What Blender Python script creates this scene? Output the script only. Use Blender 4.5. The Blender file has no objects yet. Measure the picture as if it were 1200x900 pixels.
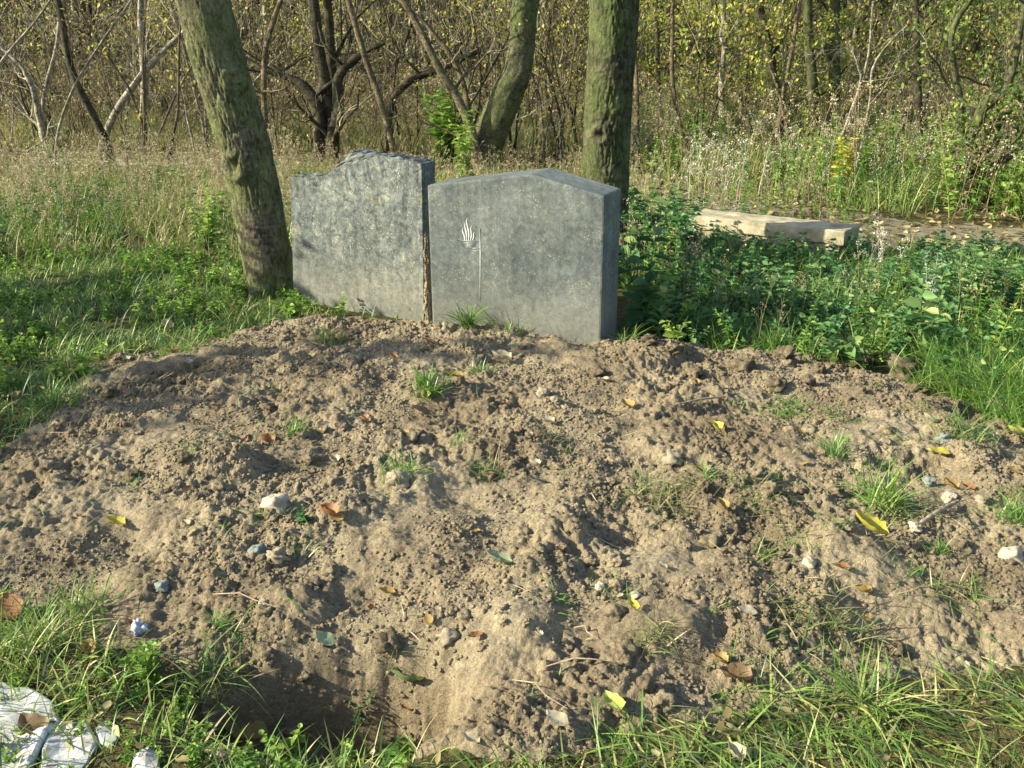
import bpy, math, random
import numpy as np
from mathutils import Vector
random.seed(7)
RNG = np.random.default_rng(11)
SC = bpy.context.scene
COL = SC.collection
R = math.radians

# ------------------------------------------------------------------ camera
CAMH, PITCH, FPX = 1.5, R(19.0), 1150.0
FWD = np.array([0, math.cos(PITCH), -math.sin(PITCH)])
UPV = np.array([0, math.sin(PITCH), math.cos(PITCH)])
RGT = np.array([1.0, 0, 0])
CAM = np.array([0, 0, CAMH])
cd = bpy.data.cameras.new('camera'); cam = bpy.data.objects.new('camera', cd); COL.objects.link(cam)
cam.location = CAM; cam.rotation_euler = (math.pi/2-PITCH, 0, 0)
cd.sensor_width = 36; cd.lens = 36*FPX/1200; cd.clip_start = .05; cd.clip_end = 500
SC.camera = cam

def ray(px, py):
    return FWD + (px-600)/FPX*RGT - (py-450)/FPX*UPV
def at(px, py, Y):                       # the point of a pixel's ray at a given distance Y
    d = ray(px, py); return CAM + d*(Y/d[1])
def proj(x, y, z):
    x = np.asarray(x, float); y = np.asarray(y, float); z = np.asarray(z, float)
    dz = z-CAMH
    c = y*FWD[1]+dz*FWD[2]; u = y*UPV[1]+dz*UPV[2]
    c = np.where(c < .2, np.nan, c)
    return 600+x/c*FPX, 450-u/c*FPX

# ------------------------------------------------------------------ noise
def _h(ix, iy, s):
    n = (ix.astype(np.int64)*374761393 + iy.astype(np.int64)*668265263 + s*974634777) & 0xffffffff
    n = ((n ^ (n >> 13))*1274126177) & 0xffffffff
    n = ((n ^ (n >> 16))*2246822519) & 0xffffffff
    return ((n ^ (n >> 15)) & 0xffffff)/float(0xffffff)
def perlin(x, y, s=0):
    x0 = np.floor(x); y0 = np.floor(y); fx = x-x0; fy = y-y0
    def g(i, j):
        a = _h(x0+i, y0+j, s)*2*math.pi
        return np.cos(a)*(fx-i)+np.sin(a)*(fy-j)
    u = fx*fx*fx*(fx*(fx*6-15)+10); v = fy*fy*fy*(fy*(fy*6-15)+10)
    return ((g(0, 0)*(1-u)+g(1, 0)*u)*(1-v)+(g(0, 1)*(1-u)+g(1, 1)*u)*v)*1.4
def fbm(x, y, s=0, o=4, g=.5):
    t = 0; a = 1
    for i in range(o):
        t = t+a*perlin(x*2**i+i*7.3, y*2**i-i*3.1, s+i); a *= g
    return t
def clods(x, y, cell, prob, s):          # rounded lumps of random size
    X = x/cell; Y = y/cell; x0 = np.floor(X); y0 = np.floor(Y); best = np.zeros_like(X)
    for i in (-1, 0, 1):
        for j in (-1, 0, 1):
            cx = x0+i; cy = y0+j
            px = cx+_h(cx, cy, s); py = cy+_h(cx, cy, s+1)
            r = .35+.65*_h(cx, cy, s+2); on = _h(cx, cy, s+3) < prob
            a = _h(cx, cy, s+4)*3.14; st = .7+.6*_h(cx, cy, s+5)
            dx = X-px; dy = Y-py
            d2 = (((dx*np.cos(a)+dy*np.sin(a))*st)**2+((dy*np.cos(a)-dx*np.sin(a))/st)**2)/(r*r)
            b = np.where(on, np.sqrt(np.clip(1-d2, 0, 1))*r, 0)
            best = np.maximum(best, b)
    return best*cell
def smooth(a, b, x):
    t = np.clip((x-a)/(b-a), 0, 1); return t*t*(3-2*t)
def inpoly(px, py, poly):
    r = np.zeros(np.shape(px), bool); n = len(poly)
    for i in range(n):
        x1, y1 = poly[i]; x2, y2 = poly[(i+1) % n]
        if y1 == y2: continue
        r ^= ((y1 > py) != (y2 > py)) & (px < (x2-x1)*(py-y1)/(y2-y1)+x1)
    return r
def sdist(px, py, poly):                 # signed distance, positive inside
    d = np.full(np.shape(px), 1e9); n = len(poly)
    for i in range(n):
        x1, y1 = poly[i]; x2, y2 = poly[(i+1) % n]
        vx, vy = x2-x1, y2-y1; L = vx*vx+vy*vy+1e-9
        t = np.clip(((px-x1)*vx+(py-y1)*vy)/L, 0, 1)
        d = np.minimum(d, np.hypot(px-x1-t*vx, py-y1-t*vy))
    return np.where(inpoly(px, py, poly), d, -d)
def flat(px, py, z=0.05):
    d = ray(px, py); t = (z-CAMH)/d[2]; return (CAM+d*t)[:2]
def wpoly(P, z=0.05): return [tuple(flat(a, b, z)) for a, b in P]

# ------------------------------------------------------------------ terrain
SOIL = wpoly([(-250, 560), (0, 505), (60, 455), (130, 408), (250, 388), (330, 366), (380, 360), (500, 366), (740, 388), (900, 400),
        (1080, 440), (1210, 500), (1500, 620), (1500, 735), (1210, 765), (1000, 800), (860, 800), (740, 835), (640, 880),
        (540, 875), (420, 862), (330, 868), (275, 850), (235, 790), (140, 740), (40, 690), (-250, 700)])
PATH = wpoly([(-900, 182), (100, 172), (480, 180), (700, 198), (900, 225), (1030, 252), (1250, 262), (1900, 300), (1900, 345), (1250, 300),
        (1010, 283), (860, 252), (650, 214), (470, 198), (0, 193), (-900, 203)])
HOLE = flat(392, 796)
RIDGE = [flat(*p) for p in ((700, 540), (650, 640), (600, 740), (545, 835))]
DIPS = [(690, 490, .13, .06), (730, 640, .10, .05), (680, 760, .09, .04), (330, 470, .12, .05), (150, 640, .16, .06), (860, 500, .12, .05),
        (430, 700, .14, .05), (1080, 560, .12, .05), (900, 640, .12, .04), (560, 600, .12, .04), (520, 470, .12, -.05), (780, 430, .18, -.06),
        (240, 560, .16, -.05), (600, 540, .16, -.05), (830, 590, .15, -.05), (1000, 660, .14, -.04), (420, 620, .13, -.05), (620, 690, .10, -.03),
        (760, 740, .13, -.04)]
DIPS = [(*flat(a, b), r, d) for a, b, r, d in DIPS]

def axis(lo, hi, d0, outs_lo, outs_hi, g=1.12):
    a = list(np.arange(lo, hi, d0)); s = d0; x = a[-1]
    while x < outs_hi: s = min(s*g, 1.5); x += s; a.append(x)
    s = d0; x = lo; b = []
    while x > outs_lo: s = min(s*g, 1.5); x -= s; b.append(x)
    return np.array(b[::-1]+a)
gx = axis(-2.7, 2.9, .0062, -60, 60, 1.03)
ys = [1.35]
while ys[-1] < 6.0: ys.append(ys[-1]+.0035+.0013*(ys[-1]-1.3))
s = .01
while ys[-1] < 90: s = min(s*1.03, 1.5); ys.append(ys[-1]+s)
s = .005; lo = []
x = 1.35
while x > -30: s = min(s*1.08, 2); x -= s; lo.append(x)
gy = np.array(lo[::-1]+ys)
X, Y = np.meshgrid(gx, gy)
near = (Y > .9) & (Y < 8) & (abs(X) < 5)
mask = np.zeros_like(X)
xs, yy = X[near], Y[near]
sd = sdist(xs, yy, SOIL)+.10*fbm(xs*2.2, yy*2.2, 5, 4)
mk_ = smooth(-.05, .06, sd); mask[near] = mk_
base = .03*fbm(X*.4, Y*.4, 3, 3)+.012*fbm(X*2.5, Y*2.5, 8, 3)*smooth(30, 8, Y)
base += smooth(15, 45, Y)*4.5 + .0*X
base *= 1
H = base.copy()
h = .09*smooth(-.02, .6, sd)
h += .034*fbm(xs*1.3, yy*1.3, 21, 3)+.034*np.abs(fbm(xs*2.6, yy*2.6, 31, 3))
crumb = smooth(-.35, .40, fbm(xs*1.9, yy*1.9, 44, 3)+.05)
h += .015*fbm(xs*6.5, yy*6.5, 51, 2, .5)-.009*np.abs(fbm(xs*11, yy*11, 55, 2))
wx = xs+.010*fbm(xs*28, yy*28, 61, 3); wy = yy+.010*fbm(xs*28, yy*28, 65, 3)
h += .22*clods(wx, wy, .12, .16, 70)*(.15+.85*crumb)
h += .34*clods(wx, wy, .055, .32, 80)*(.15+.85*crumb)
h += .34*clods(wx, wy, .026, .38, 90)*(.25+.75*crumb)
h += .0125*fbm(xs*30, yy*30, 101, 4, .66)*(.22+.78*crumb)-.006*np.abs(fbm(xs*52, yy*52, 106, 2))*crumb
h += .0035*fbm(xs*110, yy*110, 111, 2, .6)
for i in range(3):
    (x1, y1), (x2, y2) = RIDGE[i], RIDGE[i+1]
    vx, vy = x2-x1, y2-y1; t = np.clip(((xs-x1)*vx+(yy-y1)*vy)/(vx*vx+vy*vy), 0, 1)
    d = np.hypot(xs-x1-t*vx, yy-y1-t*vy); h = h+.022*np.exp(-(d/.09)**2)
for cx, cy, r, dd in DIPS:
    h -= dd*np.exp(-((xs-cx)**2+(yy-cy)**2*1.6)/(r*r))
H[near] = H[near]*(1-.4*mk_)+h*mk_
dx = (xs-HOLE[0])/.35; dy = (yy-HOLE[1]-.01)/.175
q = np.hypot(dx, dy)+.10*fbm(xs*7, yy*7, 121, 3)
H[near] -= .30*smooth(1.08, .62, q)+.10*smooth(1.55, .7, q)+.02*smooth(1.2, .7, q)*fbm(xs*22, yy*22, 131, 4, .6)
FH = {}
def Hat(x, y):
    x = np.asarray(x, float); y = np.asarray(y, float)
    i = np.clip(np.searchsorted(gx, x)-1, 0, len(gx)-2); j = np.clip(np.searchsorted(gy, y)-1, 0, len(gy)-2)
    u = (x-gx[i])/(gx[i+1]-gx[i]); v = (y-gy[j])/(gy[j+1]-gy[j])
    return (H[j, i]*(1-u)+H[j, i+1]*u)*(1-v)+(H[j+1, i]*(1-u)+H[j+1, i+1]*u)*v
def G(px, py):                           # where a pixel's ray meets the ground
    d = ray(px, py); t0 = .8
    ts = np.concatenate([np.arange(.8, 12, .004), np.arange(12, 60, .05)])
    P = CAM[None]+d[None]*ts[:, None]
    below = P[:, 2] < Hat(P[:, 0], P[:, 1])
    k = int(np.argmax(below)) if below.any() else len(ts)-1
    p = P[k].copy(); p[2] = Hat(p[0], p[1]); return p

# ------------------------------------------------------------------ mesh helpers
def mesh(name, V, Q=None, T=None, tint=None, smooth_=False):
    V = np.ascontiguousarray(V, np.float32).reshape(-1, 3)
    Q = np.zeros((0, 4), int) if Q is None else np.asarray(Q, int).reshape(-1, 4)
    T = np.zeros((0, 3), int) if T is None else np.asarray(T, int).reshape(-1, 3)
    m = bpy.data.meshes.new(name)
    m.vertices.add(len(V)); m.vertices.foreach_set('co', V.ravel())
    nl = len(Q)*4+len(T)*3; m.loops.add(nl)
    m.loops.foreach_set('vertex_index', np.concatenate([Q.ravel(), T.ravel()]).astype(np.int32))
    m.polygons.add(len(Q)+len(T))
    st = np.concatenate([np.arange(len(Q))*4, len(Q)*4+np.arange(len(T))*3]).astype(np.int32)
    m.polygons.foreach_set('loop_start', st)
    m.update(calc_edges=True)
    if tint is not None:
        a = m.attributes.new('tint', 'FLOAT', 'POINT'); a.data.foreach_set('value', np.ascontiguousarray(tint, np.float32).ravel())
    if smooth_: m.polygons.foreach_set('use_smooth', np.ones(len(m.polygons), bool))
    return m
def obj(name, m, mat=None, parent=None):
    o = bpy.data.objects.new(name, m); COL.objects.link(o)
    if mat is not None and not m.materials: m.materials.append(mat)
    if parent: o.parent = parent
    return o
def tag(o, label=None, cat=None, group=None, kind=None):
    if label: o['label'] = label
    if cat: o['category'] = cat
    if group: o['group'] = group
    if kind: o['kind'] = kind
    return o
def empty(name, loc, label, cat, group=None, rz=0):
    o = bpy.data.objects.new(name, None); COL.objects.link(o); o.location = loc; o.rotation_euler = (0, 0, rz); o.empty_display_size = .1
    return tag(o, label, cat, group)
class Acc:
    def __init__(s): s.V = []; s.Q = []; s.T = []; s.A = []; s.n = 0
    def add(s, V, Q=None, T=None, A=None):
        V = np.asarray(V).reshape(-1, 3)
        if Q is not None: s.Q.append(np.asarray(Q).reshape(-1, 4)+s.n)
        if T is not None: s.T.append(np.asarray(T).reshape(-1, 3)+s.n)
        s.A.append(np.full(len(V), .5) if A is None else np.broadcast_to(A, (len(V),)) if np.ndim(A) < 2 else np.ravel(A))
        s.V.append(V); s.n += len(V); return s
    def arrays(s):
        return (np.concatenate(s.V), np.concatenate(s.Q) if s.Q else np.zeros((0, 4), int), np.concatenate(s.T) if s.T else np.zeros((0, 3), int), np.concatenate(s.A))
    def mesh(s, name, smooth_=False):
        V, Q, T, A = s.arrays(); return mesh(name, V, Q, T, A, smooth_)
    def build(s, name, mat, parent=None, smooth_=False):
        return obj(name, s.mesh(name, smooth_), mat, parent)
def nrm(v): return v/np.maximum(np.linalg.norm(v, axis=-1, keepdims=True), 1e-9)
def tubes(P, Rr, m=5, A=None):
    P = np.asarray(P, float); Rr = np.asarray(Rr, float)
    if P.ndim == 2: P = P[None]; Rr = Rr[None]
    N, K, _ = P.shape
    t = nrm(np.gradient(P, axis=1))
    mt = nrm(t.mean(1)); ref = np.where(abs(mt[:, 2:3]) > .7, np.array([[1., 0, 0]]), np.array([[0, 0, 1.]]))
    s1 = nrm(np.cross(t, ref[:, None, :])); s2 = np.cross(t, s1)
    a = np.arange(m)/m*2*np.pi
    V = P[:, :, None, :]+Rr[:, :, None, None]*(np.cos(a)[None, None, :, None]*s1[:, :, None, :]+np.sin(a)[None, None, :, None]*s2[:, :, None, :])
    idx = np.arange(N*K*m).reshape(N, K, m)
    i0 = idx[:, :-1]; i1 = idx[:, 1:]
    Q = np.stack([i0, np.roll(i0, -1, 2), np.roll(i1, -1, 2), i1], -1).reshape(-1, 4)
    AA = None if A is None else np.repeat(np.asarray(A, float).ravel(), K*m)
    return V.reshape(-1, 3), Q, None, (AA if AA is not None else np.full(N*K*m, .5))
def blades(P, az, L, lean, curve, w, K=5, A=None, tw=None):
    N = len(P); s = np.linspace(0, 1, K+1)[None]
    az = np.broadcast_to(az, (N,)); L = np.broadcast_to(L, (N,)); lean = np.broadcast_to(lean, (N,)); curve = np.broadcast_to(curve, (N,)); w = np.broadcast_to(w, (N,))
    th = lean[:, None]+curve[:, None]*s
    ds = L[:, None]/K
    r = np.concatenate([np.zeros((N, 1)), np.cumsum(np.sin((th[:, 1:]+th[:, :-1])/2)*ds, 1)], 1)
    z = np.concatenate([np.zeros((N, 1)), np.cumsum(np.cos((th[:, 1:]+th[:, :-1])/2)*ds, 1)], 1)
    dirx, diry = np.cos(az), np.sin(az)
    C = np.stack([P[:, 0:1]+r*dirx[:, None], P[:, 1:2]+r*diry[:, None], P[:, 2:3]+z], -1)
    side = np.stack([-diry, dirx, np.zeros(N)], -1)[:, None]
    if tw is None: tw = RNG.uniform(-.6, .6, N)
    up = np.stack([-np.cos(th)*dirx[:, None], -np.cos(th)*diry[:, None], np.sin(th)], -1)
    side = side*np.cos(tw)[:, None, None]+up*np.sin(tw)[:, None, None]
    ww = w[:, None]*np.clip(np.minimum(1, (.55+1.6*s))*(1-s**2.2), .06, 1)*.5
    V = np.stack([C-side*ww[..., None], C+side*ww[..., None]], 2)
    idx = np.arange(N*(K+1)*2).reshape(N, K+1, 2)
    Q = np.stack([idx[:, :-1, 0], idx[:, :-1, 1], idx[:, 1:, 1], idx[:, 1:, 0]], -1).reshape(-1, 4)
    if A is None: A = RNG.random(N)
    return V.reshape(-1, 3), Q, None, np.repeat(A, (K+1)*2)
def leaves(P, D, L, W, A=None, fold=.25, droop=.15):
    N = len(P); D = nrm(D); L = np.broadcast_to(L, (N,))[:, None]; W = np.broadcast_to(W, (N,))[:, None]
    rnd = RNG.normal(size=(N, 3))*.5+np.array([0, 0, 1.])
    S = nrm(np.cross(D, rnd)); Nn = np.cross(S, D); dn = np.array([0, 0, -1.])
    b = P; tip = P+D*L+dn*L*droop
    l1 = P+D*L*.3+S*W*.5+Nn*W*fold; l2 = P+D*L*.68+S*W*.38+Nn*W*fold+dn*L*droop*.4
    r1 = P+D*L*.3-S*W*.5+Nn*W*fold; r2 = P+D*L*.68-S*W*.38+Nn*W*fold+dn*L*droop*.4
    V = np.stack([b, l1, l2, tip, r2, r1], 1)
    i = np.arange(N)[:, None]*6
    Q = np.concatenate([i+np.array([[0, 1, 2, 3]]), i+np.array([[0, 3, 4, 5]])])
    if A is None: A = RNG.random(N)
    return V.reshape(-1, 3), Q, None, np.repeat(A, 6)
def inst(tpls, P, rz, sc, tilt=None, dA=.25):   # merge transformed copies of templates (V,Q,T,A) into one accumulator
    acc = Acc(); k = RNG.integers(0, len(tpls), len(P))
    for t in range(len(tpls)):
        V, Q, T, A = tpls[t]; I = np.where(k == t)[0]
        if not len(I): continue
        c = np.cos(rz[I]); s = np.sin(rz[I]); S = sc[I][:, None]
        x = V[None, :, 0]*S; y = V[None, :, 1]*S; z = V[None, :, 2]*S
        if tilt is not None:
            ta = tilt[I][:, None]; x, z = x*np.cos(ta)+z*np.sin(ta), z*np.cos(ta)-x*np.sin(ta)
        W = np.stack([x*c[:, None]-y*s[:, None]+P[I, 0:1], x*s[:, None]+y*c[:, None]+P[I, 1:2], z+P[I, 2:3]], -1)
        n = len(V); off = (np.arange(len(I))*n)[:, None, None]
        acc.add(W, (Q[None]+off) if len(Q) else None, (T[None]+off) if len(T) else None,
                np.clip(A[None]+RNG.uniform(-dA, dA, (len(I), 1)), 0, 1).ravel())
    return acc

# ------------------------------------------------------------------ materials
def nodes(m):
    m.use_nodes = True; nt = m.node_tree; nt.nodes.clear(); return nt
def N(nt, t, **k):
    n = nt.nodes.new(t)
    for a, b in k.items(): setattr(n, a, b)
    return n
def ramp(nt, fac, stops, interp='LINEAR'):
    r = N(nt, 'ShaderNodeValToRGB'); r.color_ramp.interpolation = interp; e = r.color_ramp.elements
    while len(e) > 1: e.remove(e[-1])
    e[0].position = stops[0][0]; e[0].color = (*stops[0][1], 1)
    for p, c in stops[1:]:
        x = e.new(p); x.color = (*c, 1)
    if fac is not None: nt.links.new(fac, r.inputs[0])
    return r.outputs[0]
def noise(nt, scale, detail=4, rough=.5, vec=None, dist=0):
    n = N(nt, 'ShaderNodeTexNoise'); n.inputs['Scale'].default_value = scale; n.inputs['Detail'].default_value = detail
    n.inputs['Roughness'].default_value = rough; n.inputs['Distortion'].default_value = dist
    if vec is not None: nt.links.new(vec, n.inputs['Vector'])
    return n.outputs['Fac']
def mix(nt, fac, a, b, mode='MIX'):
    n = N(nt, 'ShaderNodeMix', data_type='RGBA', blend_type=mode)
    for s, v in ((n.inputs[0], fac), (n.inputs[6], a), (n.inputs[7], b)):
        if isinstance(v, (int, float)): s.default_value = v
        elif isinstance(v, tuple): s.default_value = (*v, 1)
        else: nt.links.new(v, s)
    return n.outputs[2]
def bump(nt, h, strength, dist=.01, nrm_=None):
    b = N(nt, 'ShaderNodeBump'); b.inputs['Strength'].default_value = strength; b.inputs['Distance'].default_value = dist
    nt.links.new(h, b.inputs['Height'])
    if nrm_ is not None: nt.links.new(nrm_, b.inputs['Normal'])
    return b.outputs[0]
def coord(nt, scale=None, kind='Object'):
    t = N(nt, 'ShaderNodeTexCoord'); v = t.outputs[kind]
    if scale:
        m = N(nt, 'ShaderNodeMapping'); m.inputs['Scale'].default_value = scale; nt.links.new(v, m.inputs[0]); v = m.outputs[0]
    return v
def bsdf(nt, col, rough=.85, normal=None, spec=.3):
    p = N(nt, 'ShaderNodeBsdfPrincipled'); o = N(nt, 'ShaderNodeOutputMaterial')
    if isinstance(col, tuple): p.inputs['Base Color'].default_value = (*col, 1)
    else: nt.links.new(col, p.inputs['Base Color'])
    if isinstance(rough, (int, float)): p.inputs['Roughness'].default_value = rough
    else: nt.links.new(rough, p.inputs['Roughness'])
    p.inputs['Specular IOR Level'].default_value = spec
    if normal is not None: nt.links.new(normal, p.inputs['Normal'])
    nt.links.new(p.outputs[0], o.inputs[0]); return p, o
def leafmat(name, stops, trans=.35, rough=.6, spec=.3, mottle=.15):
    m = bpy.data.materials.new(name); nt = nodes(m)
    a = N(nt, 'ShaderNodeAttribute', attribute_name='tint')
    c = ramp(nt, a.outputs['Fac'], stops)
    nz = noise(nt, 25, 3, .6, coord(nt))
    c = mix(nt, mottle, c, ramp(nt, nz, [(.35, (.25, .22, .12)), (.65, (1, 1, 1))]), 'MULTIPLY')
    p, o = bsdf(nt, c, rough, None, spec)
    if trans:
        t = N(nt, 'ShaderNodeBsdfTranslucent'); nt.links.new(c, t.inputs[0])
        ms = N(nt, 'ShaderNodeMixShader'); ms.inputs[0].default_value = trans
        nt.links.new(p.outputs[0], ms.inputs[1]); nt.links.new(t.outputs[0], ms.inputs[2]); nt.links.new(ms.outputs[0], o.inputs[0])
    return m
M = {}
def soilmat():
    m = bpy.data.materials.new('soil'); nt = nodes(m); v = coord(nt)
    n1 = noise(nt, 2.2, 5, .6, v); n2 = noise(nt, 22, 5, .65, v); n3 = noise(nt, 140, 4, .7, v)
    c = ramp(nt, n1, [(.3, (.160, .128, .086)), (.5, (.268, .221, .150)), (.72, (.350, .300, .210))])
    c = mix(nt, .55, c, ramp(nt, n2, [(.3, (.55, .53, .50)), (.5, (.9, .9, .88)), (.75, (1.15, 1.12, 1.05))]), 'MULTIPLY')
    c = mix(nt, .6, c, ramp(nt, noise(nt, 55, 5, .8, v), [(.36, (.6, .58, .55)), (.5, (1, 1, 1)), (.66, (1.4, 1.38, 1.32))]), 'MULTIPLY')
    c = mix(nt, .6, c, ramp(nt, n3, [(.32, (.5, .48, .45)), (.55, (1, 1, 1)), (.74, (1.35, 1.3, 1.2))]), 'MULTIPLY')
    b = bump(nt, noise(nt, 60, 5, .75, v), .9, .012); b = bump(nt, n3, .9, .006, b); b = bump(nt, noise(nt, 420, 2, .6, v), .5, .0015, b)
    bsdf(nt, c, .95, b, .12); return m
M['soil'] = soilmat()
def groundmat():
    m = bpy.data.materials.new('ground'); nt = nodes(m); v = coord(nt)
    n1 = noise(nt, 1.5, 5, .6, v); n2 = noise(nt, 14, 5, .7, v); n3 = noise(nt, 90, 3, .7, v)
    c = ramp(nt, n1, [(.35, (.045, .060, .022)), (.5, (.085, .082, .040)), (.68, (.13, .105, .060))])
    c = mix(nt, .7, c, ramp(nt, n2, [(.35, (.5, .5, .45)), (.6, (1.1, 1.05, .95))]), 'MULTIPLY')
    c = mix(nt, .7, c, ramp(nt, n3, [(.35, (.5, .5, .5)), (.7, (1.5, 1.4, 1.2))]), 'MULTIPLY')
    bsdf(nt, c, .95, bump(nt, n3, .8, .02), .1); return m
M['ground'] = groundmat()
def pathmat():
    m = bpy.data.materials.new('path'); nt = nodes(m); v = coord(nt)
    n2 = noise(nt, 9, 5, .7, v); n3 = noise(nt, 80, 3, .7, v)
    c = ramp(nt, n2, [(.35, (.12, .10, .055)), (.6, (.22, .195, .14))])
    c = mix(nt, .6, c, ramp(nt, n3, [(.35, (.6, .6, .6)), (.7, (1.2, 1.2, 1.2))]), 'MULTIPLY')
    bsdf(nt, c, .9, bump(nt, n3, .5, .01), .2); return m
M['path'] = pathmat()
def stonemat(name, lichen):
    m = bpy.data.materials.new(name); nt = nodes(m); v = coord(nt)
    n1 = noise(nt, 3.5, 5, .6, v); n2 = noise(nt, 38, 5, .75, v); n3 = noise(nt, 150, 3, .7, v)
    c = ramp(nt, n1, [(.3, (.066, .082, .086)), (.5, (.104, .123, .126)), (.72, (.168, .190, .186))])
    c = mix(nt, .65, c, ramp(nt, n2, [(.33, (.55, .57, .58)), (.5, (.95, .95, .95)), (.68, (1.3, 1.28, 1.2))]), 'MULTIPLY')
    c = mix(nt, .4, c, ramp(nt, n3, [(.35, (.55, .55, .55)), (.65, (1.3, 1.3, 1.25))]), 'MULTIPLY')
    vo = N(nt, 'ShaderNodeTexVoronoi', feature='F1'); vo.inputs['Scale'].default_value = 75; nt.links.new(v, vo.inputs['Vector'])
    spot = ramp(nt, vo.outputs['Distance'], [(.12, (1, 1, 1)), (.34, (0, 0, 0))])
    area = ramp(nt, noise(nt, 11, 4, .7, v), [(.5-.06*lichen, (0, 0, 0)), (.70-.06*lichen, (1, 1, 1))])
    f = mix(nt, 1.0, spot, area, 'MULTIPLY')
    c = mix(nt, f, c, (.34, .34, .27))
    patch = ramp(nt, noise(nt, 5.5, 6, .75, v), [(.54, (0, 0, 0)), (.66, (.45*lichen,)*3)])
    c = mix(nt, patch, c, (.20, .195, .145))
    nb_ = noise(nt, 26, 6, .8, v, .6)
    c = mix(nt, min(1, .5*lichen+.25), c, ramp(nt, nb_, [(.38, (.45, .42, .36)), (.50, (1, 1, 1)), (.62, (1.55, 1.5, 1.35))]), 'MULTIPLY')
    st_ = noise(nt, 5, 4, .6, coord(nt, (7, 7, .5))); c = mix(nt, .45, c, ramp(nt, st_, [(.38, (.66, .68, .68)), (.6, (1.12, 1.12, 1.1))]), 'MULTIPLY')
    sp = N(nt, 'ShaderNodeSeparateXYZ'); nt.links.new(v, sp.inputs[0])
    foot = N(nt, 'ShaderNodeMapRange'); foot.inputs[1].default_value = .30; foot.inputs[2].default_value = .02; nt.links.new(sp.outputs[2], foot.inputs[0])
    dirt = mix(nt, 1.0, foot.outputs[0], ramp(nt, n2, [(.3, (.15,)*3), (.7, (.9,)*3)]), 'MULTIPLY')
    c = mix(nt, dirt, c, (.16, .15, .12))
    bsdf(nt, c, .8, bump(nt, n2, .35, .004), .3); return m
M['stone_old'] = stonemat('lichen stone', 1.5)
M['stone_new'] = stonemat('grey stone', .45)
def plainmat(name, a, b, scale=20, rough=.85, bs=.4, bd=.005, stretch=None, spec=.25):
    m = bpy.data.materials.new(name); nt = nodes(m); v = coord(nt, stretch)
    n = noise(nt, scale, 6, .65, v)
    bsdf(nt, ramp(nt, n, [(.32, a), (.68, b)]), rough, bump(nt, n, bs, bd), spec); return m
M['mortar'] = plainmat('mortar', (.11, .085, .05), (.36, .29, .19), 40, .95, .8, .01)
M['carve'] = plainmat('carving', (.28, .30, .28), (.46, .48, .44), 60, .9, .2, .002)
M['concrete'] = plainmat('concrete', (.13, .12, .08), (.42, .375, .26), 7, .9, .6, .01)
M['rubble'] = plainmat('white rubble', (.16, .155, .14), (.56, .57, .57), 16, .85, .6, .01)
M['pebble'] = plainmat('pebble', (.14, .115, .08), (.33, .29, .21), 30, .85, .5, .003)
M['pebble_pale'] = plainmat('pale pebble', (.22, .19, .14), (.46, .41, .32), 30, .8, .4, .003)
M['pebble_grey'] = plainmat('grey pebble', (.09, .11, .10), (.22, .25, .22), 30, .7, .4, .003)
M['wrapper'] = plainmat('wrapper', (.14, .20, .40), (.55, .58, .66), 60, .5, .4, .003)
M['root'] = plainmat('root', (.17, .12, .08), (.42, .34, .25), 40, .9, .5, .004)
def barkmat(name, a, b, moss, mossamt=.5, sc=9):
    m = bpy.data.materials.new(name); nt = nodes(m); v = coord(nt, (1, 1, .75)); v2 = coord(nt, (1, 1, 5.5)); v0 = coord(nt)
    n = noise(nt, sc, 7, .7, v, .4); n2 = noise(nt, 7, 5, .65, v2); nm = noise(nt, 3, 5, .65, v0)
    c = ramp(nt, n, [(.34, a), (.62, b)])
    c = mix(nt, .7, c, ramp(nt, n2, [(.38, (.5, .5, .45)), (.60, (1.45, 1.4, 1.3))]), 'MULTIPLY')
    f = ramp(nt, nm, [(.62-.35*mossamt, (0, 0, 0)), (.80-.3*mossamt, (1, 1, 1))])
    c = mix(nt, f, c, mix(nt, n, tuple(x*.55 for x in moss), tuple(x*1.5 for x in moss)))
    n4 = noise(nt, 24, 6, .75, coord(nt, (1, 1, .6)), 1.2); c = mix(nt, .75, c, ramp(nt, n4, [(.40, (.35, .33, .30)), (.52, (1, 1, 1)), (.68, (1.35, 1.35, 1.3))]), 'MULTIPLY')
    bb = bump(nt, n, 1.0, .035); bb = bump(nt, n4, .9, .02, bb); bb = bump(nt, n2, .3, .008, bb)
    bb = bump(nt, noise(nt, 60, 4, .7, v0), .5, .006, bb)
    bsdf(nt, c, .92, bb, .15); return m
M['bark_moss'] = barkmat('mossy bark', (.050, .044, .034), (.20, .185, .135), (.145, .165, .070), .70)
M['bark_dark'] = barkmat('dark bark', (.025, .022, .018), (.085, .075, .055), (.09, .10, .045), .35)
M['bark_olive'] = barkmat('olive bark', (.034, .032, .022), (.125, .118, .080), (.095, .118, .045), .66)
M['bark_pale'] = barkmat('pale bark', (.13, .12, .095), (.46, .43, .36), (.16, .16, .09), .2, 14)
M['bark_tan'] = barkmat('tan bark', (.07, .058, .040), (.21, .175, .12), (.14, .14, .07), .3, 14)
M['grass'] = leafmat('grass', [(0, (.050, .130, .028)), (.35, (.105, .215, .042)), (.62, (.200, .300, .065)), (.82, (.34, .36, .11)), (1, (.52, .47, .25))], .35, .45, .4)
M['grass_bright'] = leafmat('lush grass', [(0, (.06, .17, .03)), (.5, (.14, .28, .05)), (.85, (.28, .37, .09)), (1, (.44, .42, .18))], .35, .4, .45)
M['grass_cut'] = leafmat('torn grass', [(0, (.08, .15, .035)), (.4, (.16, .20, .07)), (.7, (.32, .29, .15)), (1, (.50, .42, .26))], .3, .5)
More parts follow.
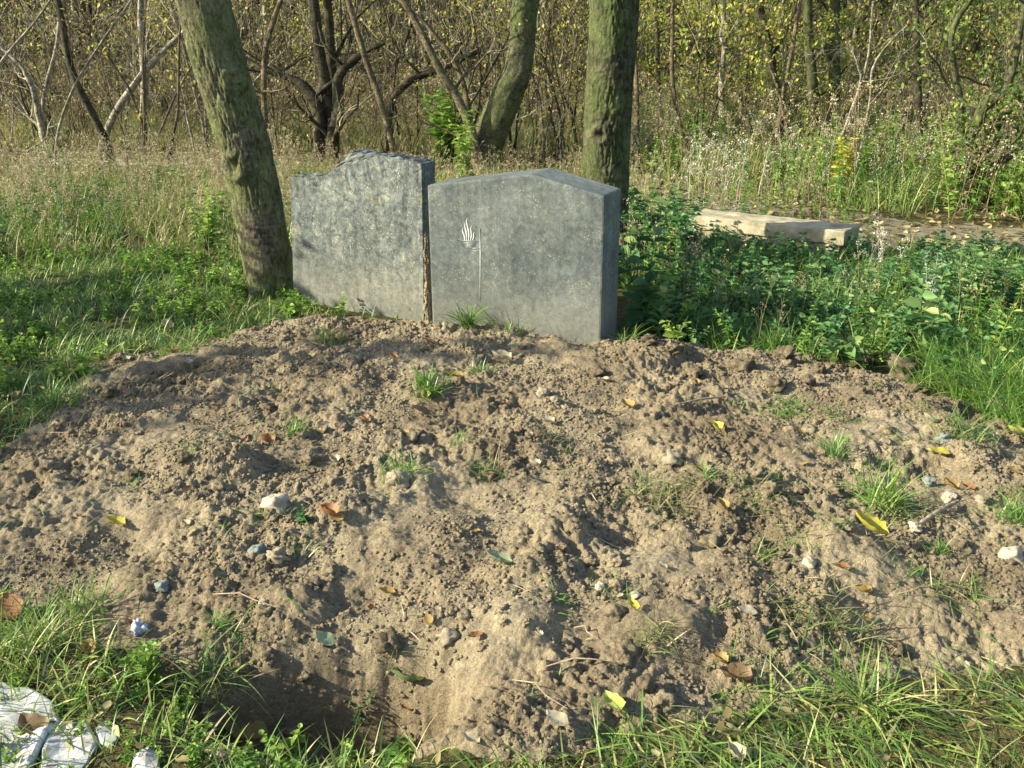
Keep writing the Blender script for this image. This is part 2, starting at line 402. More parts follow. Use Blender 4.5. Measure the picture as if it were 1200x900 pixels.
M['dry'] = leafmat('dry stalks', [(0, (.12, .10, .05)), (.35, (.24, .19, .10)), (.7, (.40, .33, .19)), (1, (.58, .52, .37))], .3, .7, .2)
M['seed'] = leafmat('seed heads', [(0, (.30, .26, .18)), (.6, (.55, .50, .40)), (1, (.75, .72, .63))], .3, .8, .1)
M['weed'] = leafmat('weed leaves', [(0, (.040, .12, .040)), (.45, (.085, .20, .065)), (.8, (.16, .28, .09)), (1, (.30, .36, .13))], .35, .5)
M['weed_bright'] = leafmat('bright weed leaves', [(0, (.08, .19, .03)), (.5, (.17, .31, .05)), (1, (.34, .44, .10))], .4, .5)
M['autumn'] = leafmat('autumn leaves', [(0, (.15, .22, .04)), (.35, (.32, .38, .07)), (.6, (.55, .53, .10)), (.8, (.54, .42, .10)), (1, (.32, .20, .07))], .4, .5)
M['brownleaf'] = leafmat('brown leaves', [(0, (.065, .060, .025)), (.4, (.180, .150, .066)), (.75, (.34, .29, .13)), (1, (.50, .45, .25))], .3, .6)
M['green_leaf'] = leafmat('green tree leaves', [(0, (.05, .11, .02)), (.5, (.12, .20, .04)), (1, (.30, .35, .07))], .4, .5)
M['twig'] = leafmat('twigs', [(0, (.030, .028, .019)), (.5, (.100, .092, .060)), (.8, (.25, .23, .155)), (1, (.55, .51, .38))], 0, .85, .15)
def simple_leaf(name, c):
    return leafmat(name, [(0, tuple(x*.7 for x in c)), (1, tuple(min(1, x*1.2) for x in c))], .25, .55, .3, .35)
LEAFC = {'yellow': (.52, .46, .07), 'ochre': (.36, .25, .09), 'orange': (.33, .165, .07), 'brown': (.20, .125, .07), 'pale': (.46, .41, .29),
         'green': (.22, .30, .12), 'grey-green': (.30, .36, .22), 'yellow-green': (.45, .48, .13)}
for k, c in LEAFC.items(): M['fl_'+k] = simple_leaf('fallen '+k+' leaf', c)

# ------------------------------------------------------------------ ground sheets
nx, ny = len(gx), len(gy)
Vg = np.stack([X, Y, H], -1).reshape(-1, 3)
I = np.arange(nx*ny).reshape(ny, nx)
Qg = np.stack([I[:-1, :-1], I[:-1, 1:], I[1:, 1:], I[1:, :-1]], -1).reshape(-1, 4)
fm = ((mask[:-1, :-1]+mask[1:, 1:])/2).ravel()
cx = ((X[:-1, :-1]+X[1:, 1:])/2).ravel(); cy = ((Y[:-1, :-1]+Y[1:, 1:])/2).ravel()
pm = np.zeros(len(cx), bool); far = (cy > 5) & (cy < 30)
pm[far] = (sdist(cx[far], cy[far], PATH)+.25*fbm(cx[far]*1.5, cy[far]*1.5, 9, 4)) > 0
sel = np.where(fm > .5, 1, np.where(pm, 2, 0))
def sub(k, name, mat):
    q = Qg[sel == k]; u, inv = np.unique(q.ravel(), return_inverse=True)
    o = obj(name, mesh(name, Vg[u], inv.reshape(-1, 4), smooth_=True), mat); return o
tag(sub(0, 'ground', M['ground']), 'dark earth and turf ground around the dug patch', 'ground', kind='structure')
tag(sub(1, 'dug_soil', M['soil']), 'freshly dug bare brown soil in front of the gravestones', 'soil', kind='structure')
tag(sub(2, 'path', M['path']), 'leaf strewn path running across behind the gravestones', 'path', kind='structure')

# ------------------------------------------------------------------ scattering
def pts(dens, poly, xr, yr, soft=.0, seed=0, clump=0, clsc=1.5):
    n = int(dens*(xr[1]-xr[0])*(yr[1]-yr[0]))
    x = RNG.uniform(*xr, n); y = RNG.uniform(*yr, n)
    d = sdist(x, y, poly)
    keep = d > RNG.normal(0, 1, n)*soft if soft else d > 0
    if clump: keep &= RNG.random(n) < smooth(-clump, clump, fbm(x*clsc, y*clsc, seed+200, 3))
    x, y = x[keep], y[keep]
    return np.stack([x, y, Hat(x, y)], -1)
def notsoil(P, m=.0):
    d = sdist(P[:, 0], P[:, 1], SOIL); return P[d < m]
LAWN = wpoly([(-700, 300), (0, 292), (180, 285), (330, 318), (345, 345), (385, 362), (250, 388), (130, 408), (60, 455), (0, 505), (-250, 560), (-700, 600)])
TALL_L = wpoly([(-900, 214), (330, 212), (345, 218), (335, 318), (180, 290), (0, 300), (-900, 310)])
BEHIND = wpoly([(330, 200), (640, 212), (760, 225), (760, 300), (335, 300)])
RIGHTG = wpoly([(712, 345), (722, 262), (750, 244), (860, 262), (1000, 290), (1250, 305), (1700, 340), (1700, 480), (1260, 480), (1090, 432), (900, 398), (740, 388)])
RGRASS = wpoly([(1075, 400), (1250, 400), (1800, 480), (1800, 640), (1400, 560), (1210, 502), (1090, 442)])
NEARL = wpoly([(-600, 700), (-100, 690), (40, 693), (140, 742), (235, 785), (275, 852), (330, 868), (420, 862), (560, 878), (640, 885), (600, 1250), (-900, 1250)])
NEARR = wpoly([(560, 890), (640, 882), (740, 838), (860, 803), (1000, 802), (1210, 768), (1500, 740), (2200, 800), (2200, 1250), (560, 1250)])
FARM = wpoly([(-1200, 120), (2400, 120), (2400, 265), (1250, 262), (1030, 250), (900, 225), (700, 197), (480, 180), (100, 172), (-1200, 182)])

def grasslayer(name, label, P, L, w, mat, lean=(.1, .9), curve=(.3, 1.5), az=None, A=None, K=5):
    n = len(P)
    a = RNG.uniform(0, 2*np.pi, n) if az is None else RNG.normal(az[0], az[1], n)
    acc = Acc().add(*blades(P-np.array([0, 0, .008]), a, RNG.uniform(*L, n), RNG.uniform(*lean, n), RNG.uniform(*curve, n), RNG.uniform(*w, n), K, A if A is not None else np.clip(RNG.normal(.45, .24, n), 0, 1)))
    return acc
def stuff(acc, name, mat, label, cat='grass'):
    return tag(acc.build(name, mat), label, cat, kind='stuff')
# ------------------------------------------------------------------ plants
def weed(rng_seed, h=.5, nl=14, ll=.09, lw=.045, spread=.12, stems=1, tint=.5, dry=False):
    acc = Acc(); rg = np.random.default_rng(rng_seed)
    for s_ in range(stems):
        a = rg.uniform(0, 6.28); K = 7; t = np.linspace(0, 1, K)
        hh = h*rg.uniform(.7, 1.05); sp = spread*rg.uniform(.3, 1)
        Pp = np.stack([np.cos(a)*sp*t**1.6+rg.normal(0, .004, K), np.sin(a)*sp*t**1.6+rg.normal(0, .004, K), hh*t], -1)
        acc.add(*tubes(Pp, np.linspace(.004, .0015, K)*(h/.5)**.5, 4, [tint]))
        k = np.linspace(.12, 1, nl); Lp = np.stack([np.interp(k, t, Pp[:, i]) for i in range(3)], -1)
        az = np.arange(nl)*2.4+rg.uniform(0, 6)+rg.normal(0, .3, nl); el = rg.uniform(-.1, .7, nl)
        D = np.stack([np.cos(az)*np.cos(el), np.sin(az)*np.cos(el), np.sin(el)], -1)
        sc = (1.15-.6*k)*rg.uniform(.7, 1.2, nl)
        acc.add(*leaves(Lp, D, ll*sc, lw*sc, np.clip(tint+rg.normal(0, .18, nl), 0, 1), .18, .25))
        # leaf pairs
        acc.add(*leaves(Lp, D*np.array([-1, -1, 1]), ll*sc*.9, lw*sc*.9, np.clip(tint+rg.normal(0, .18, nl), 0, 1), .18, .25))
    return acc.arrays()
def drystalk(seed, h=.7, seedy=True):
    acc = Acc(); rg = np.random.default_rng(seed); K = 6; t = np.linspace(0, 1, K); a = rg.uniform(0, 6.28); sp = rg.uniform(.02, .25)*h
    Pp = np.stack([np.cos(a)*sp*t**2, np.sin(a)*sp*t**2, h*t], -1)
    acc.add(*tubes(Pp, np.linspace(.003, .001, K), 3, [rg.uniform(.3, .8)]))
    nb = rg.integers(4, 9)
    for i in range(nb):
        k = rg.uniform(.4, 1); p = np.array([np.interp(k, t, Pp[:, j]) for j in range(3)]); az = rg.uniform(0, 6.28); l = h*rg.uniform(.08, .25)
        q = p+np.array([np.cos(az)*.6, np.sin(az)*.6, .8])*l
        acc.add(*tubes(np.stack([p, (p+q)/2+[0, 0, .01], q]), np.array([.0012, .001, .0008]), 3, [.6]))
        if seedy:
            m = 5; Pn = q+rg.normal(0, .012, (m, 3)); acc.add(*leaves(Pn, rg.normal(size=(m, 3)), .016, .012, rg.uniform(.6, 1, m)))
    m = 5; k = rg.uniform(.05, .7, m); Lp = np.stack([np.interp(k, t, Pp[:, i]) for i in range(3)], -1)
    acc.add(*leaves(Lp, rg.normal(size=(m, 3))*[1, 1, .4]-[0, 0, .4], .09*h, .016*h, rg.uniform(0, .6, m)))
    return acc.arrays()
W_mid = [weed(i, .42, 13, .075, .042, .12) for i in range(8)]
W_big = [weed(i+120, .50, 8, .14, .075, .16, 2) for i in range(5)]
W_low = [weed(i+50, .20, 8, .07, .045, .10, 2) for i in range(6)]
W_tall = [weed(i+80, .62, 20, .08, .030, .2) for i in range(6)]
D_st = [drystalk(i, .7) for i in range(12)]
def lay(tpl, P, s0, s1, name, mat, label, cat='plants', tl=.25, dA=.25):
    n = len(P); stuff(inst(tpl, P, RNG.uniform(0, 6.28, n), RNG.uniform(s0, s1, n), RNG.uniform(-tl, tl, n), dA), name, mat, label, cat)
# lawn left of the gravestones, lying over in waves
P = pts(6500, LAWN, (-5.2, -1.0), (3.3, 8), .10, clump=1.0, clsc=2.5)
flow = 5.0*fbm(P[:, 0]*1.8, P[:, 1]*1.8, 300, 3)+.4
n = len(P)
acc = Acc().add(*blades(P-[0, 0, .008], flow+RNG.normal(0, 1.3, n), RNG.uniform(.04, .17, n), RNG.uniform(.2, 1.35, n), RNG.uniform(.3, 1.5, n), RNG.uniform(.003, .007, n), 5,
        np.clip(RNG.normal(.46, .24, n)+.18*fbm(P[:, 0]*1.5, P[:, 1]*1.5, 301, 2), 0, 1)))
stuff(acc, 'grass', M['grass'], 'long green grass lying over left of the leaning tree')
# grass at right edge
P = pts(4200, RGRASS, (1.8, 5), (3.2, 6), .05); n = len(P)
acc = Acc().add(*blades(P-[0, 0, .008], RNG.normal(3.4, 1.2, n), RNG.uniform(.10, .30, n), RNG.uniform(.05, .7, n), RNG.uniform(.3, 1.7, n), RNG.uniform(.004, .008, n), 6, np.clip(RNG.normal(.5, .2, n), 0, 1)))
stuff(acc, 'grass', M['grass_bright'], 'tall bright green grass at the right edge of the dug soil')
# near grass
P = pts(9000, NEARL, (-2.2, .1), (1.25, 2.5), .03, clump=1.2, clsc=3); n = len(P)
acc = Acc().add(*blades(P-[0, 0, .005], RNG.uniform(0, 6.28, n), RNG.uniform(.03, .14, n), RNG.uniform(.2, 1.4, n), RNG.uniform(.2, 1.5, n), RNG.uniform(.0022, .0062, n), 6, np.clip(RNG.normal(.58, .24, n), 0, 1)))
stuff(acc, 'grass', M['grass'], 'matted green and straw grass in the lower left corner')
P = pts(9500, NEARR, (-.2, 2.6), (1.25, 2.5), .035, clump=1.2, clsc=3); n = len(P)
acc = Acc().add(*blades(P-[0, 0, .005], RNG.normal(2.9, 1.3, n)+2*fbm(P[:, 0]*3, P[:, 1]*3, 17, 2), RNG.uniform(.05, .17, n), RNG.uniform(.8, 1.5, n), RNG.uniform(0, 1.0, n), RNG.uniform(.0026, .0068, n), 6, np.clip(RNG.normal(.58, .26, n), 0, 1)))
stuff(acc, 'grass', M['grass'], 'long flattened grass along the lower right edge of the soil')
P = pts(260, NEARL, (-2.2, .1), (1.25, 2.5), .02, clump=.5, clsc=3, seed=41)
lay(W_low, P, .15, .38, 'ground_cover', M['weed_bright'], 'small leafy weeds among the grass in the lower left corner', tl=.5)
P = pts(60, NEARR, (-.2, 2.6), (1.25, 2.5), .02, clump=.5, clsc=3, seed=42)
lay(W_low, P, .15, .35, 'ground_cover', M['weed_bright'], 'a few small leafy weeds among the lower right grass', tl=.5)
P = pts(5200, SOIL, (-2.8, 3.2), (1.4, 5.4), .0, clump=.9, clsc=2.2, seed=91)
dd_ = sdist(P[:, 0], P[:, 1], SOIL); wgt = np.exp(-dd_/.10)*smooth(-.15, .5, fbm(P[:, 0]*2.6, P[:, 1]*2.6, 93, 2)); P = P[RNG.random(len(P)) < wgt]; n = len(P)
stuff(Acc().add(*blades(P-[0, 0, .004], RNG.uniform(0, 6.28, n), RNG.uniform(.03, .13, n), RNG.uniform(.3, 1.45, n), RNG.uniform(.0, 1.3, n), RNG.uniform(.002, .005, n), 5, np.clip(RNG.normal(.5, .25, n), 0, 1))), 'grass', M['grass_bright'], 'ragged grass creeping over the border of the dug soil')
P = pts(60, SOIL, (-2.8, 3.2), (3.0, 5.4), .05, clump=.5, clsc=2.2, seed=94)
dd_ = sdist(P[:, 0], P[:, 1], SOIL); P = P[RNG.random(len(P)) < np.exp(-np.abs(dd_)/.12)]
lay(W_low, P, .15, .4, 'ground_cover', M['weed_bright'], 'small weeds sprouting along the upper border of the dug soil', tl=.4)
# torn blades and straw on the soil
P = pts(1500, SOIL, (-2.6, 2.8), (1.6, 4.9), .0, clump=.5, clsc=1.3, seed=3)
xx, yy2 = P[:, 0], P[:, 1]; keep = RNG.random(len(P)) < np.clip(.10+.55*smooth(.3, 1.6, xx)*smooth(3.6, 1.9, yy2)+.15*smooth(3.6, 4.6, yy2), 0, 1)
P = P[keep]; n = len(P)
acc = Acc().add(*blades(P+[0, 0, .006], RNG.uniform(0, 6.28, n), RNG.uniform(.02, .11, n), RNG.uniform(1.1, 1.6, n), RNG.uniform(-.5, .5, n), RNG.uniform(.0018, .0042, n), 4))
stuff(acc, 'grass_litter', M['grass_cut'], 'torn straw and grass bits strewn over the dug soil', 'grass')

# crumbs of earth over the soil
def lump(seed, sub_=2, rough=.22):
    import bmesh
    bm = bmesh.new(); bmesh.ops.create_icosphere(bm, subdivisions=sub_, radius=1)
    V = np.array([v.co[:] for v in bm.verts]); T = np.array([[v.index for v in f.verts] for f in bm.faces]); bm.free()
    r = 1+rough*(perlin(V[:, 0]*1.3+seed*9.1, V[:, 1]*1.3+V[:, 2]*1.7, seed)+.6*perlin(V[:, 1]*3+seed, V[:, 2]*3-V[:, 0]*2, seed+5)+.4*perlin(V[:, 0]*6-V[:, 1]*4, V[:, 2]*6+seed, seed+9))*1.6
    V = V*r[:, None]*np.array([1, .8+.3*((seed*7) % 10)/10, .74+.03*(seed % 5)])
    return V, np.zeros((0, 4), int), T, np.full(len(V), .5)
L1 = [lump(i, 1, .45) for i in range(6)]; L2 = [lump(i+20, 2, .5) for i in range(6)]; L3 = [lump(i+40, 3, .42) for i in range(8)]
P = pts(15000, SOIL, (-2.7, 2.9), (1.5, 5.2), .05, clump=.28, clsc=2.2, seed=7)
sz = .0017+.0085*RNG.random(len(P))**5.5
acc = inst(L1, P+np.stack([0*sz, 0*sz, sz*.05], -1), RNG.uniform(0, 6.28, len(P)), sz)
stuff(acc, 'soil_crumbs', M['soil'], 'small loose crumbs of earth scattered over the dug soil', 'soil')
P = pts(110, SOIL, (-2.7, 2.9), (1.6, 5.2), .03, clump=.2, clsc=2.0, seed=11)
sz = .009+.021*RNG.random(len(P))**2.2
acc = inst(L3, P+np.stack([0*sz, 0*sz, -sz*.05], -1), RNG.uniform(0, 6.28, len(P)), sz)
acc2 = acc.build('soil_clods', M['soil'], smooth_=True); tag(acc2, 'fist sized lumps of earth lying over the dug soil', 'soil', kind='stuff')

# right green undergrowth
def laylim(tpl, P, hh, name, mat, label, dA=.35, lo=.22):
    px, _ = proj(P[:, 0], P[:, 1], P[:, 2]); lim = np.interp(px, [700, 745, 790, 830, 880, 1000, 1030, 1100, 1200, 1500], [240, 240, 252, 296, 318, 320, 296, 288, 300, 320])
    zt = np.array([CAMH+ray(a_, b_)[2]/ray(a_, b_)[1]*y_ for a_, b_, y_ in zip(px, lim, P[:, 1])])-P[:, 2]
    n = len(P); sc = np.clip(zt/hh, .12, 1.5)*RNG.uniform(lo, 1.05, n); k = (px > 640)
    stuff(inst(tpl, P[k], RNG.uniform(0, 6.28, k.sum()), sc[k], RNG.uniform(-.3, .3, k.sum()), dA), name, mat, label, 'plants')
P = pts(32, RIGHTG, (.5, 6), (4.9, 9), .1)
laylim(W_mid, P, .44, 'undergrowth', M['weed'], 'dense dark green leafy weeds right of the gravestones')
P = pts(16, RIGHTG, (.5, 6), (4.7, 9), .1, clump=.5, seed=51)
laylim(W_big, P, .50, 'undergrowth', M['weed'], 'large leaved weeds standing out of the lower weeds on the right', lo=.6)
P = pts(60, RIGHTG, (.75, 6), (4.6, 9), .1, clump=.5, seed=31)
laylim(W_tall, P, .64, 'undergrowth', M['weed_bright'], 'lighter green narrow leaved weeds among the dark weeds on the right', lo=.6)
P = pts(48, RIGHTG, (.75, 6), (4.9, 9), .1, clump=.6, seed=37)
laylim(D_st, P, .75, 'dry_weeds', M['dry'], 'a few dry stalks standing in the green weeds on the right', lo=.7)
P = pts(60, RIGHTG, (.75, 6), (4.2, 9), .1)
lay(W_low, P, .7, 1.2, 'undergrowth', M['weed'], 'low leafy weeds and nettles under the taller weeds on the right')
P = pts(3600, RIGHTG, (.75, 5), (4.2, 8.0), .12, clump=.5, clsc=2); n = len(P)
stuff(Acc().add(*blades(P, RNG.uniform(0, 6.28, n), RNG.uniform(.10, .27, n), RNG.uniform(.05, .8, n), RNG.uniform(.2, 1.5, n), RNG.uniform(.003, .007, n), 5)), 'grass', M['grass_bright'], 'green grass tufts between the weeds right of the gravestones')
# tall mixed growth left
P = pts(60, TALL_L, (-8, -1.2), (6, 15), .1, clump=.3)
lay(W_tall, P, .3, .65, 'undergrowth', M['weed_bright'], 'yellow green weeds standing behind the lawn on the left')
P = pts(110, TALL_L, (-9, -1.2), (6.4, 15), .1, clump=.6)
lay(D_st, P, .4, .9, 'dry_weeds', M['dry'], 'dry straw coloured weed stalks behind the lawn on the left')
P = pts(18, TALL_L, (-8, -1.2), (6, 15), .2, clump=.3, seed=12)
lay(W_mid, P, .5, 1.1, 'undergrowth', M['weed'], 'dark green weed clumps in the tall growth on the left', tl=.3)
P = pts(110, LAWN, (-5.2, -1), (3.3, 8), .1, clump=.4, seed=14)
lay(W_low, P, .25, .75, 'undergrowth', M['weed_bright'], 'low broad leaved weeds growing through the lawn on the left', tl=.3)
P = pts(1300, TALL_L, (-8, -1.2), (6, 14), .1, clump=.9, seed=13); n = len(P)
stuff(Acc().add(*blades(P, RNG.uniform(0, 6.28, n), RNG.uniform(.12, .42, n), RNG.uniform(.02, .6, n), RNG.uniform(.2, 1.3, n), RNG.uniform(.004, .009, n), 4, np.clip(RNG.normal(.68, .2, n)+.5*fbm(P[:,0]*.9, P[:,1]*.9, 71, 2), 0, 1))), 'grass', M['grass'], 'tall half dry grass behind the lawn on the left')
STRIP = wpoly([(-500, 192), (20, 191), (120, 198), (330, 203), (340, 222), (-500, 222)])
P = pts(60, STRIP, (-9, -1.5), (8, 16), .15, clump=.5, seed=66)
lay(D_st, P, .3, .75, 'dry_weeds', M['dry'], 'dry weeds in front of the low kerb far back on the left')
P = pts(14, STRIP, (-9, -1.5), (8, 16), .15, clump=.4, seed=67)
lay(W_tall, P, .4, .9, 'undergrowth', M['weed_bright'], 'green weeds in front of the low kerb far back on the left')
# behind the stones
P = pts(70, BEHIND, (-3, 2), (6, 14), .1, clump=1)
lay(D_st, P, .35, .7, 'dry_weeds', M['dry'], 'dry pale weeds right behind the gravestones')
P = pts(1300, BEHIND, (-3, 2), (5.9, 14), .1); n = len(P)
stuff(Acc().add(*blades(P, RNG.uniform(0, 6.28, n), RNG.uniform(.10, .32, n), RNG.uniform(.02, .7, n), RNG.uniform(.2, 1.3, n), RNG.uniform(.004, .009, n), 4, np.clip(RNG.normal(.7, .22, n), 0, 1))), 'grass', M['grass'], 'yellowing grass right behind the gravestones')
# wood edge: dry stalks, green weeds, brush
EDGE = wpoly([(-1200, 140), (2400, 140), (2400, 262), (1250, 258), (1030, 246), (900, 222), (700, 195), (480, 178), (100, 170), (-1200, 180)])
P = pts(42, EDGE, (-14, 14), (7.5, 22), .3, clump=.8)
lay(D_st, P, .6, 1.5, 'dry_weeds', M['dry'], 'tall tangled dry weeds along the edge of the wood')
P = pts(16, EDGE, (-12, 14), (9, 16), .3, clump=.3, seed=61)
lay(D_st, P, .5, 1.0, 'seeding_weeds', M['seed'], 'pale seed heads along the edge of the wood')
P = pts(700, EDGE, (-12, 13), (7.5, 18), .2, clump=.5, clsc=.8); n = len(P)
g = np.clip(RNG.normal(.88, .16, n)-.28*smooth(0, 4, P[:, 0]), 0, 1)
stuff(Acc().add(*blades(P, RNG.uniform(0, 6.28, n), RNG.uniform(.15, .6, n), RNG.uniform(.02, .6, n), RNG.uniform(.2, 1.2, n), RNG.uniform(.005, .011, n), 4, g)), 'grass', M['grass'], 'tall yellowed grass along the edge of the wood')
P = pts(26, EDGE, (1, 14), (7.5, 20), .3, clump=.4)
lay(W_tall, P, .6, 1.5, 'undergrowth', M['weed_bright'], 'leafy green weeds along the edge of the wood', tl=.3)
P = pts(8, EDGE, (-12, 14), (8, 22), .3, clump=.3, seed=2)
lay(W_tall, P, .5, 1.2, 'undergrowth', M['weed'], 'dark green weeds among the dry stalks at the wood edge', tl=.3)

OVER = wpoly([(560, 205), (700, 196), (900, 224), (1010, 244), (1020, 268), (960, 262), (860, 247), (650, 222)])
P = pts(22, OVER, (-1, 6), (7.5, 14), .1)
lay(W_tall, P, .25, .55, 'undergrowth', M['weed_bright'], 'green weeds overgrowing the path behind the concrete block', tl=.3)
P = pts(30, OVER, (-1, 6), (7.5, 14), .1)
lay(D_st, P, .25, .6, 'dry_weeds', M['dry'], 'dry stalks overgrowing the path behind the concrete block')
# leaf litter
def litter(P, s0, s1, mat, label, lift=.006):
    n = len(P); D = RNG.normal(size=(n, 3))*[1, 1, .22]
    stuff(Acc().add(*leaves(P+[0, 0, lift], D, RNG.uniform(s0, s1, n), RNG.uniform(s0, s1, n)*.65, RNG.random(n), .12, 0)), 'leaf_litter', mat, label, 'leaves')
litter(pts(160, wpoly([(-1200, 100), (2400, 100), (2400, 345), (1250, 310), (860, 262), (470, 205), (-1200, 215)]), (-14, 14), (6.5, 26), .2), .04, .09, M['brownleaf'], 'brown fallen leaves over the path and the wood floor')
Pn = np.concatenate([pts(60, LAWN, (-5, -1), (3.3, 8)), pts(60, NEARL, (-2, .2), (1.3, 2.4)), pts(70, NEARR, (-.2, 2.5), (1.3, 2.4))])
litter(Pn, .015, .04, M['brownleaf'], 'small fallen leaves caught in the grass round the soil', .03)

def smoothpath(P, n):
    P = np.array(P, float); s = np.concatenate([[0], np.cumsum(np.linalg.norm(np.diff(P[:, :3], axis=0), axis=1))]); s /= s[-1]
    t = np.linspace(0, 1, n); Q = np.stack([np.interp(t, s, P[:, i]) for i in range(P.shape[1])], -1)
    for _ in range(max(2, n//len(P)//2)):
        Q[1:-1] = (Q[:-2]+2*Q[1:-1]+Q[2:])/4
    return Q
def bigtrunk(path, sides, rings, disp, seed, flare=.35, knots=()):
    """path rows: x,y,z,r"""
    S = smoothpath(path, rings); P = S[:, :3]; r = S[:, 3]
    t = nrm(np.gradient(P, axis=0)); s1 = nrm(np.cross(t, [[0, 1., 0]])); s2 = np.cross(t, s1)
    a = np.arange(sides)/sides*2*np.pi; hh = P[:, 2:3]-P[0, 2]
    rr = r[:, None]*(1+flare*np.exp(-hh/.10)*(.6+.4*np.sin(a*4+seed)))
    A2 = a[None]*np.ones_like(hh)
    u = np.cos(A2)*3; v = np.sin(A2)*3
    rr = rr*(1+.035*perlin(u*.6+seed, hh*1.6+v*.6, seed))
    fis = np.abs(perlin(u*1.6+v+seed, hh*5+v*1.2, seed+2)); rough = smooth(-.2, .3, perlin(u*.3+5, hh*1.5+v*.3, seed+4)+.1)
    rr = rr+disp*(-1.6*np.exp(-fis*9)*rough+.7*perlin(u*5, hh*18+v*4, seed+3)*(.35+rough)+.25*perlin(u*12, hh*45+v*9, seed+6))
    for ka, kz, kr, kd in knots:
        d = np.hypot(((A2-ka+np.pi) % (2*np.pi)-np.pi)*r[:, None], hh-kz)/kr
        rr = rr+kd*(np.exp(-(d-1)**2*6)-.8*np.exp(-d*d*4))
    V = P[:, None]+rr[..., None]*(np.cos(a)[None, :, None]*s1[:, None]+np.sin(a)[None, :, None]*s2[:, None])
    i = np.arange(rings*sides).reshape(rings, sides)
    Q = np.stack([i[:-1], np.roll(i[:-1], -1, 1), np.roll(i[1:], -1, 1), i[1:]], -1).reshape(-1, 4)
    return V.reshape(-1, 3), Q, P, r
# ------------------------------------------------------------------ gravestones
def prism(front, axis_n, t, sub_=None):
    """front: list of world points (one plane); extruded by t along axis_n."""
    F = np.array(front); B = F+axis_n*t; n = len(F)
    return F, B
import bmesh
def slab_obj(name, front, ndir, t, mat, label, cat, bev=.008, rough_edges=None, seg=2, origin=None, rough=0.0):
    F = np.array(front); nd = np.asarray(ndir, float); o0 = F.mean(0) if origin is None else np.array(origin)
    bm = bmesh.new()
    fv = [bm.verts.new(p-o0) for p in F]; bv = [bm.verts.new(p+nd*t-o0) for p in F]
    bm.faces.new(fv); bm.faces.new(bv[::-1])
    for i in range(len(F)):
        j = (i+1) % len(F); bm.faces.new([fv[j], fv[i], bv[i], bv[j]])
    bmesh.ops.recalc_face_normals(bm, faces=bm.faces)
    if bev: bmesh.ops.bevel(bm, geom=list(bm.edges), offset=bev, segments=seg, affect='EDGES', profile=.6)
    bmesh.ops.triangulate(bm, faces=[f for f in bm.faces if len(f.verts) > 4])
    for _ in range(4 if rough else 0):
        es = [e for e in bm.edges if e.calc_length() > .05]
        if es: bmesh.ops.subdivide_edges(bm, edges=es, cuts=1, use_grid_fill=True)
    if rough:
        bmesh.ops.triangulate(bm, faces=bm.faces)
        bm.normal_update()
        for v in bm.verts:
            c = v.co+Vector(o0); k = float(perlin(np.array([c.x*14+c.z*9]), np.array([c.y*14-c.z*12]), 77)[0]+.6*perlin(np.array([c.x*40]), np.array([c.z*40+c.y*30]), 78)[0])
            v.co += v.normal*k*rough*(1+(2.6*max(0, min(1, (c.z-.66)/.08)) if 'broken stepped' in (label or '') else 0))
    m = bpy.data.meshes.new(name); bm.to_mesh(m); bm.free(); m.materials.append(mat)
    o = bpy.data.objects.new(name, m); COL.objects.link(o); o.location = o0
    return tag(o, label, cat)
def gpt(px, py, z):
    d = ray(px, py); return CAM+d*((z-CAMH)/d[2])
GZ = .09
a = gpt(507, 372, GZ+.008); b = gpt(704, 394, GZ+.005)
ex = (b-a); ex[2] = 0; W = np.linalg.norm(ex); ex /= W; nrm_b = np.array([-ex[1], ex[0], 0]);
if nrm_b[1] < 0: nrm_b = -nrm_b
def onplane(px, py, p0, n):
    d = ray(px, py); t = np.dot(p0-CAM, n)/np.dot(d, n); return CAM+d*t
tl = onplane(500.5, 217, a, nrm_b); pk = onplane(622, 204, a, nrm_b); tr = onplane(708.5, 230, a, nrm_b)
sx = lambda p, z: np.array([p[0], p[1], z])
a0 = a+(tl-a)*np.array([.15, .15, 0]); low = -.15
front = [sx(a, low), sx(b, low), tr, pk, tl]
STONE_R = slab_obj('gravestone', front, nrm_b, .30, M['stone_new'], 'smooth grey gravestone with a peaked top and a small carved flame', 'gravestone', .010, origin=(*((a+b)/2+nrm_b*.1)[:2], GZ))
# carving, cut as thin light strips standing a millimetre on the face
def strip(acc, P2, w, z=.0012):
    P2 = np.array(P2, float); t = np.gradient(P2, axis=0); t /= np.linalg.norm(t, axis=1, keepdims=True); s_ = np.stack([-t[:, 1], t[:, 0]], -1)
    w = np.broadcast_to(w, (len(P2),))[:, None]
    Lq = P2-s_*w/2; Rq = P2+s_*w/2; n = len(P2); V = []
    for q, dz in ((Lq, z), (Rq, z), (Rq, -.001), (Lq, -.001)): V.append((q, dz))
    def w3(q, dz): return np.stack([onplane(x, y, a, nrm_b)-nrm_b*dz for x, y in q])
    VV = np.stack([w3(q, dz) for q, dz in V], 1)-np.array(STONE_R.location)
    i = np.arange(n*4).reshape(n, 4); Q = []
    for k in range(4): Q.append(np.stack([i[:-1, k], i[:-1, (k+1) % 4], i[1:, (k+1) % 4], i[1:, k]], -1))
    Q.append(np.array([[0, 1, 2, 3], [4*n-4, 4*n-3, 4*n-2, 4*n-1]])); acc.add(VV, np.concatenate(Q))
def flame(x0, h, off, w, bend):
    t = np.linspace(0, 1, 16); xs_ = x0+off*t+bend*np.sin(t*6.0)*(.35+.65*t); ys_ = 281.5-h*t
    return np.stack([xs_, ys_], -1), w*np.sin(np.pi*np.clip(t*.8+.18, 0, 1))**.8+.15
acc = Acc()
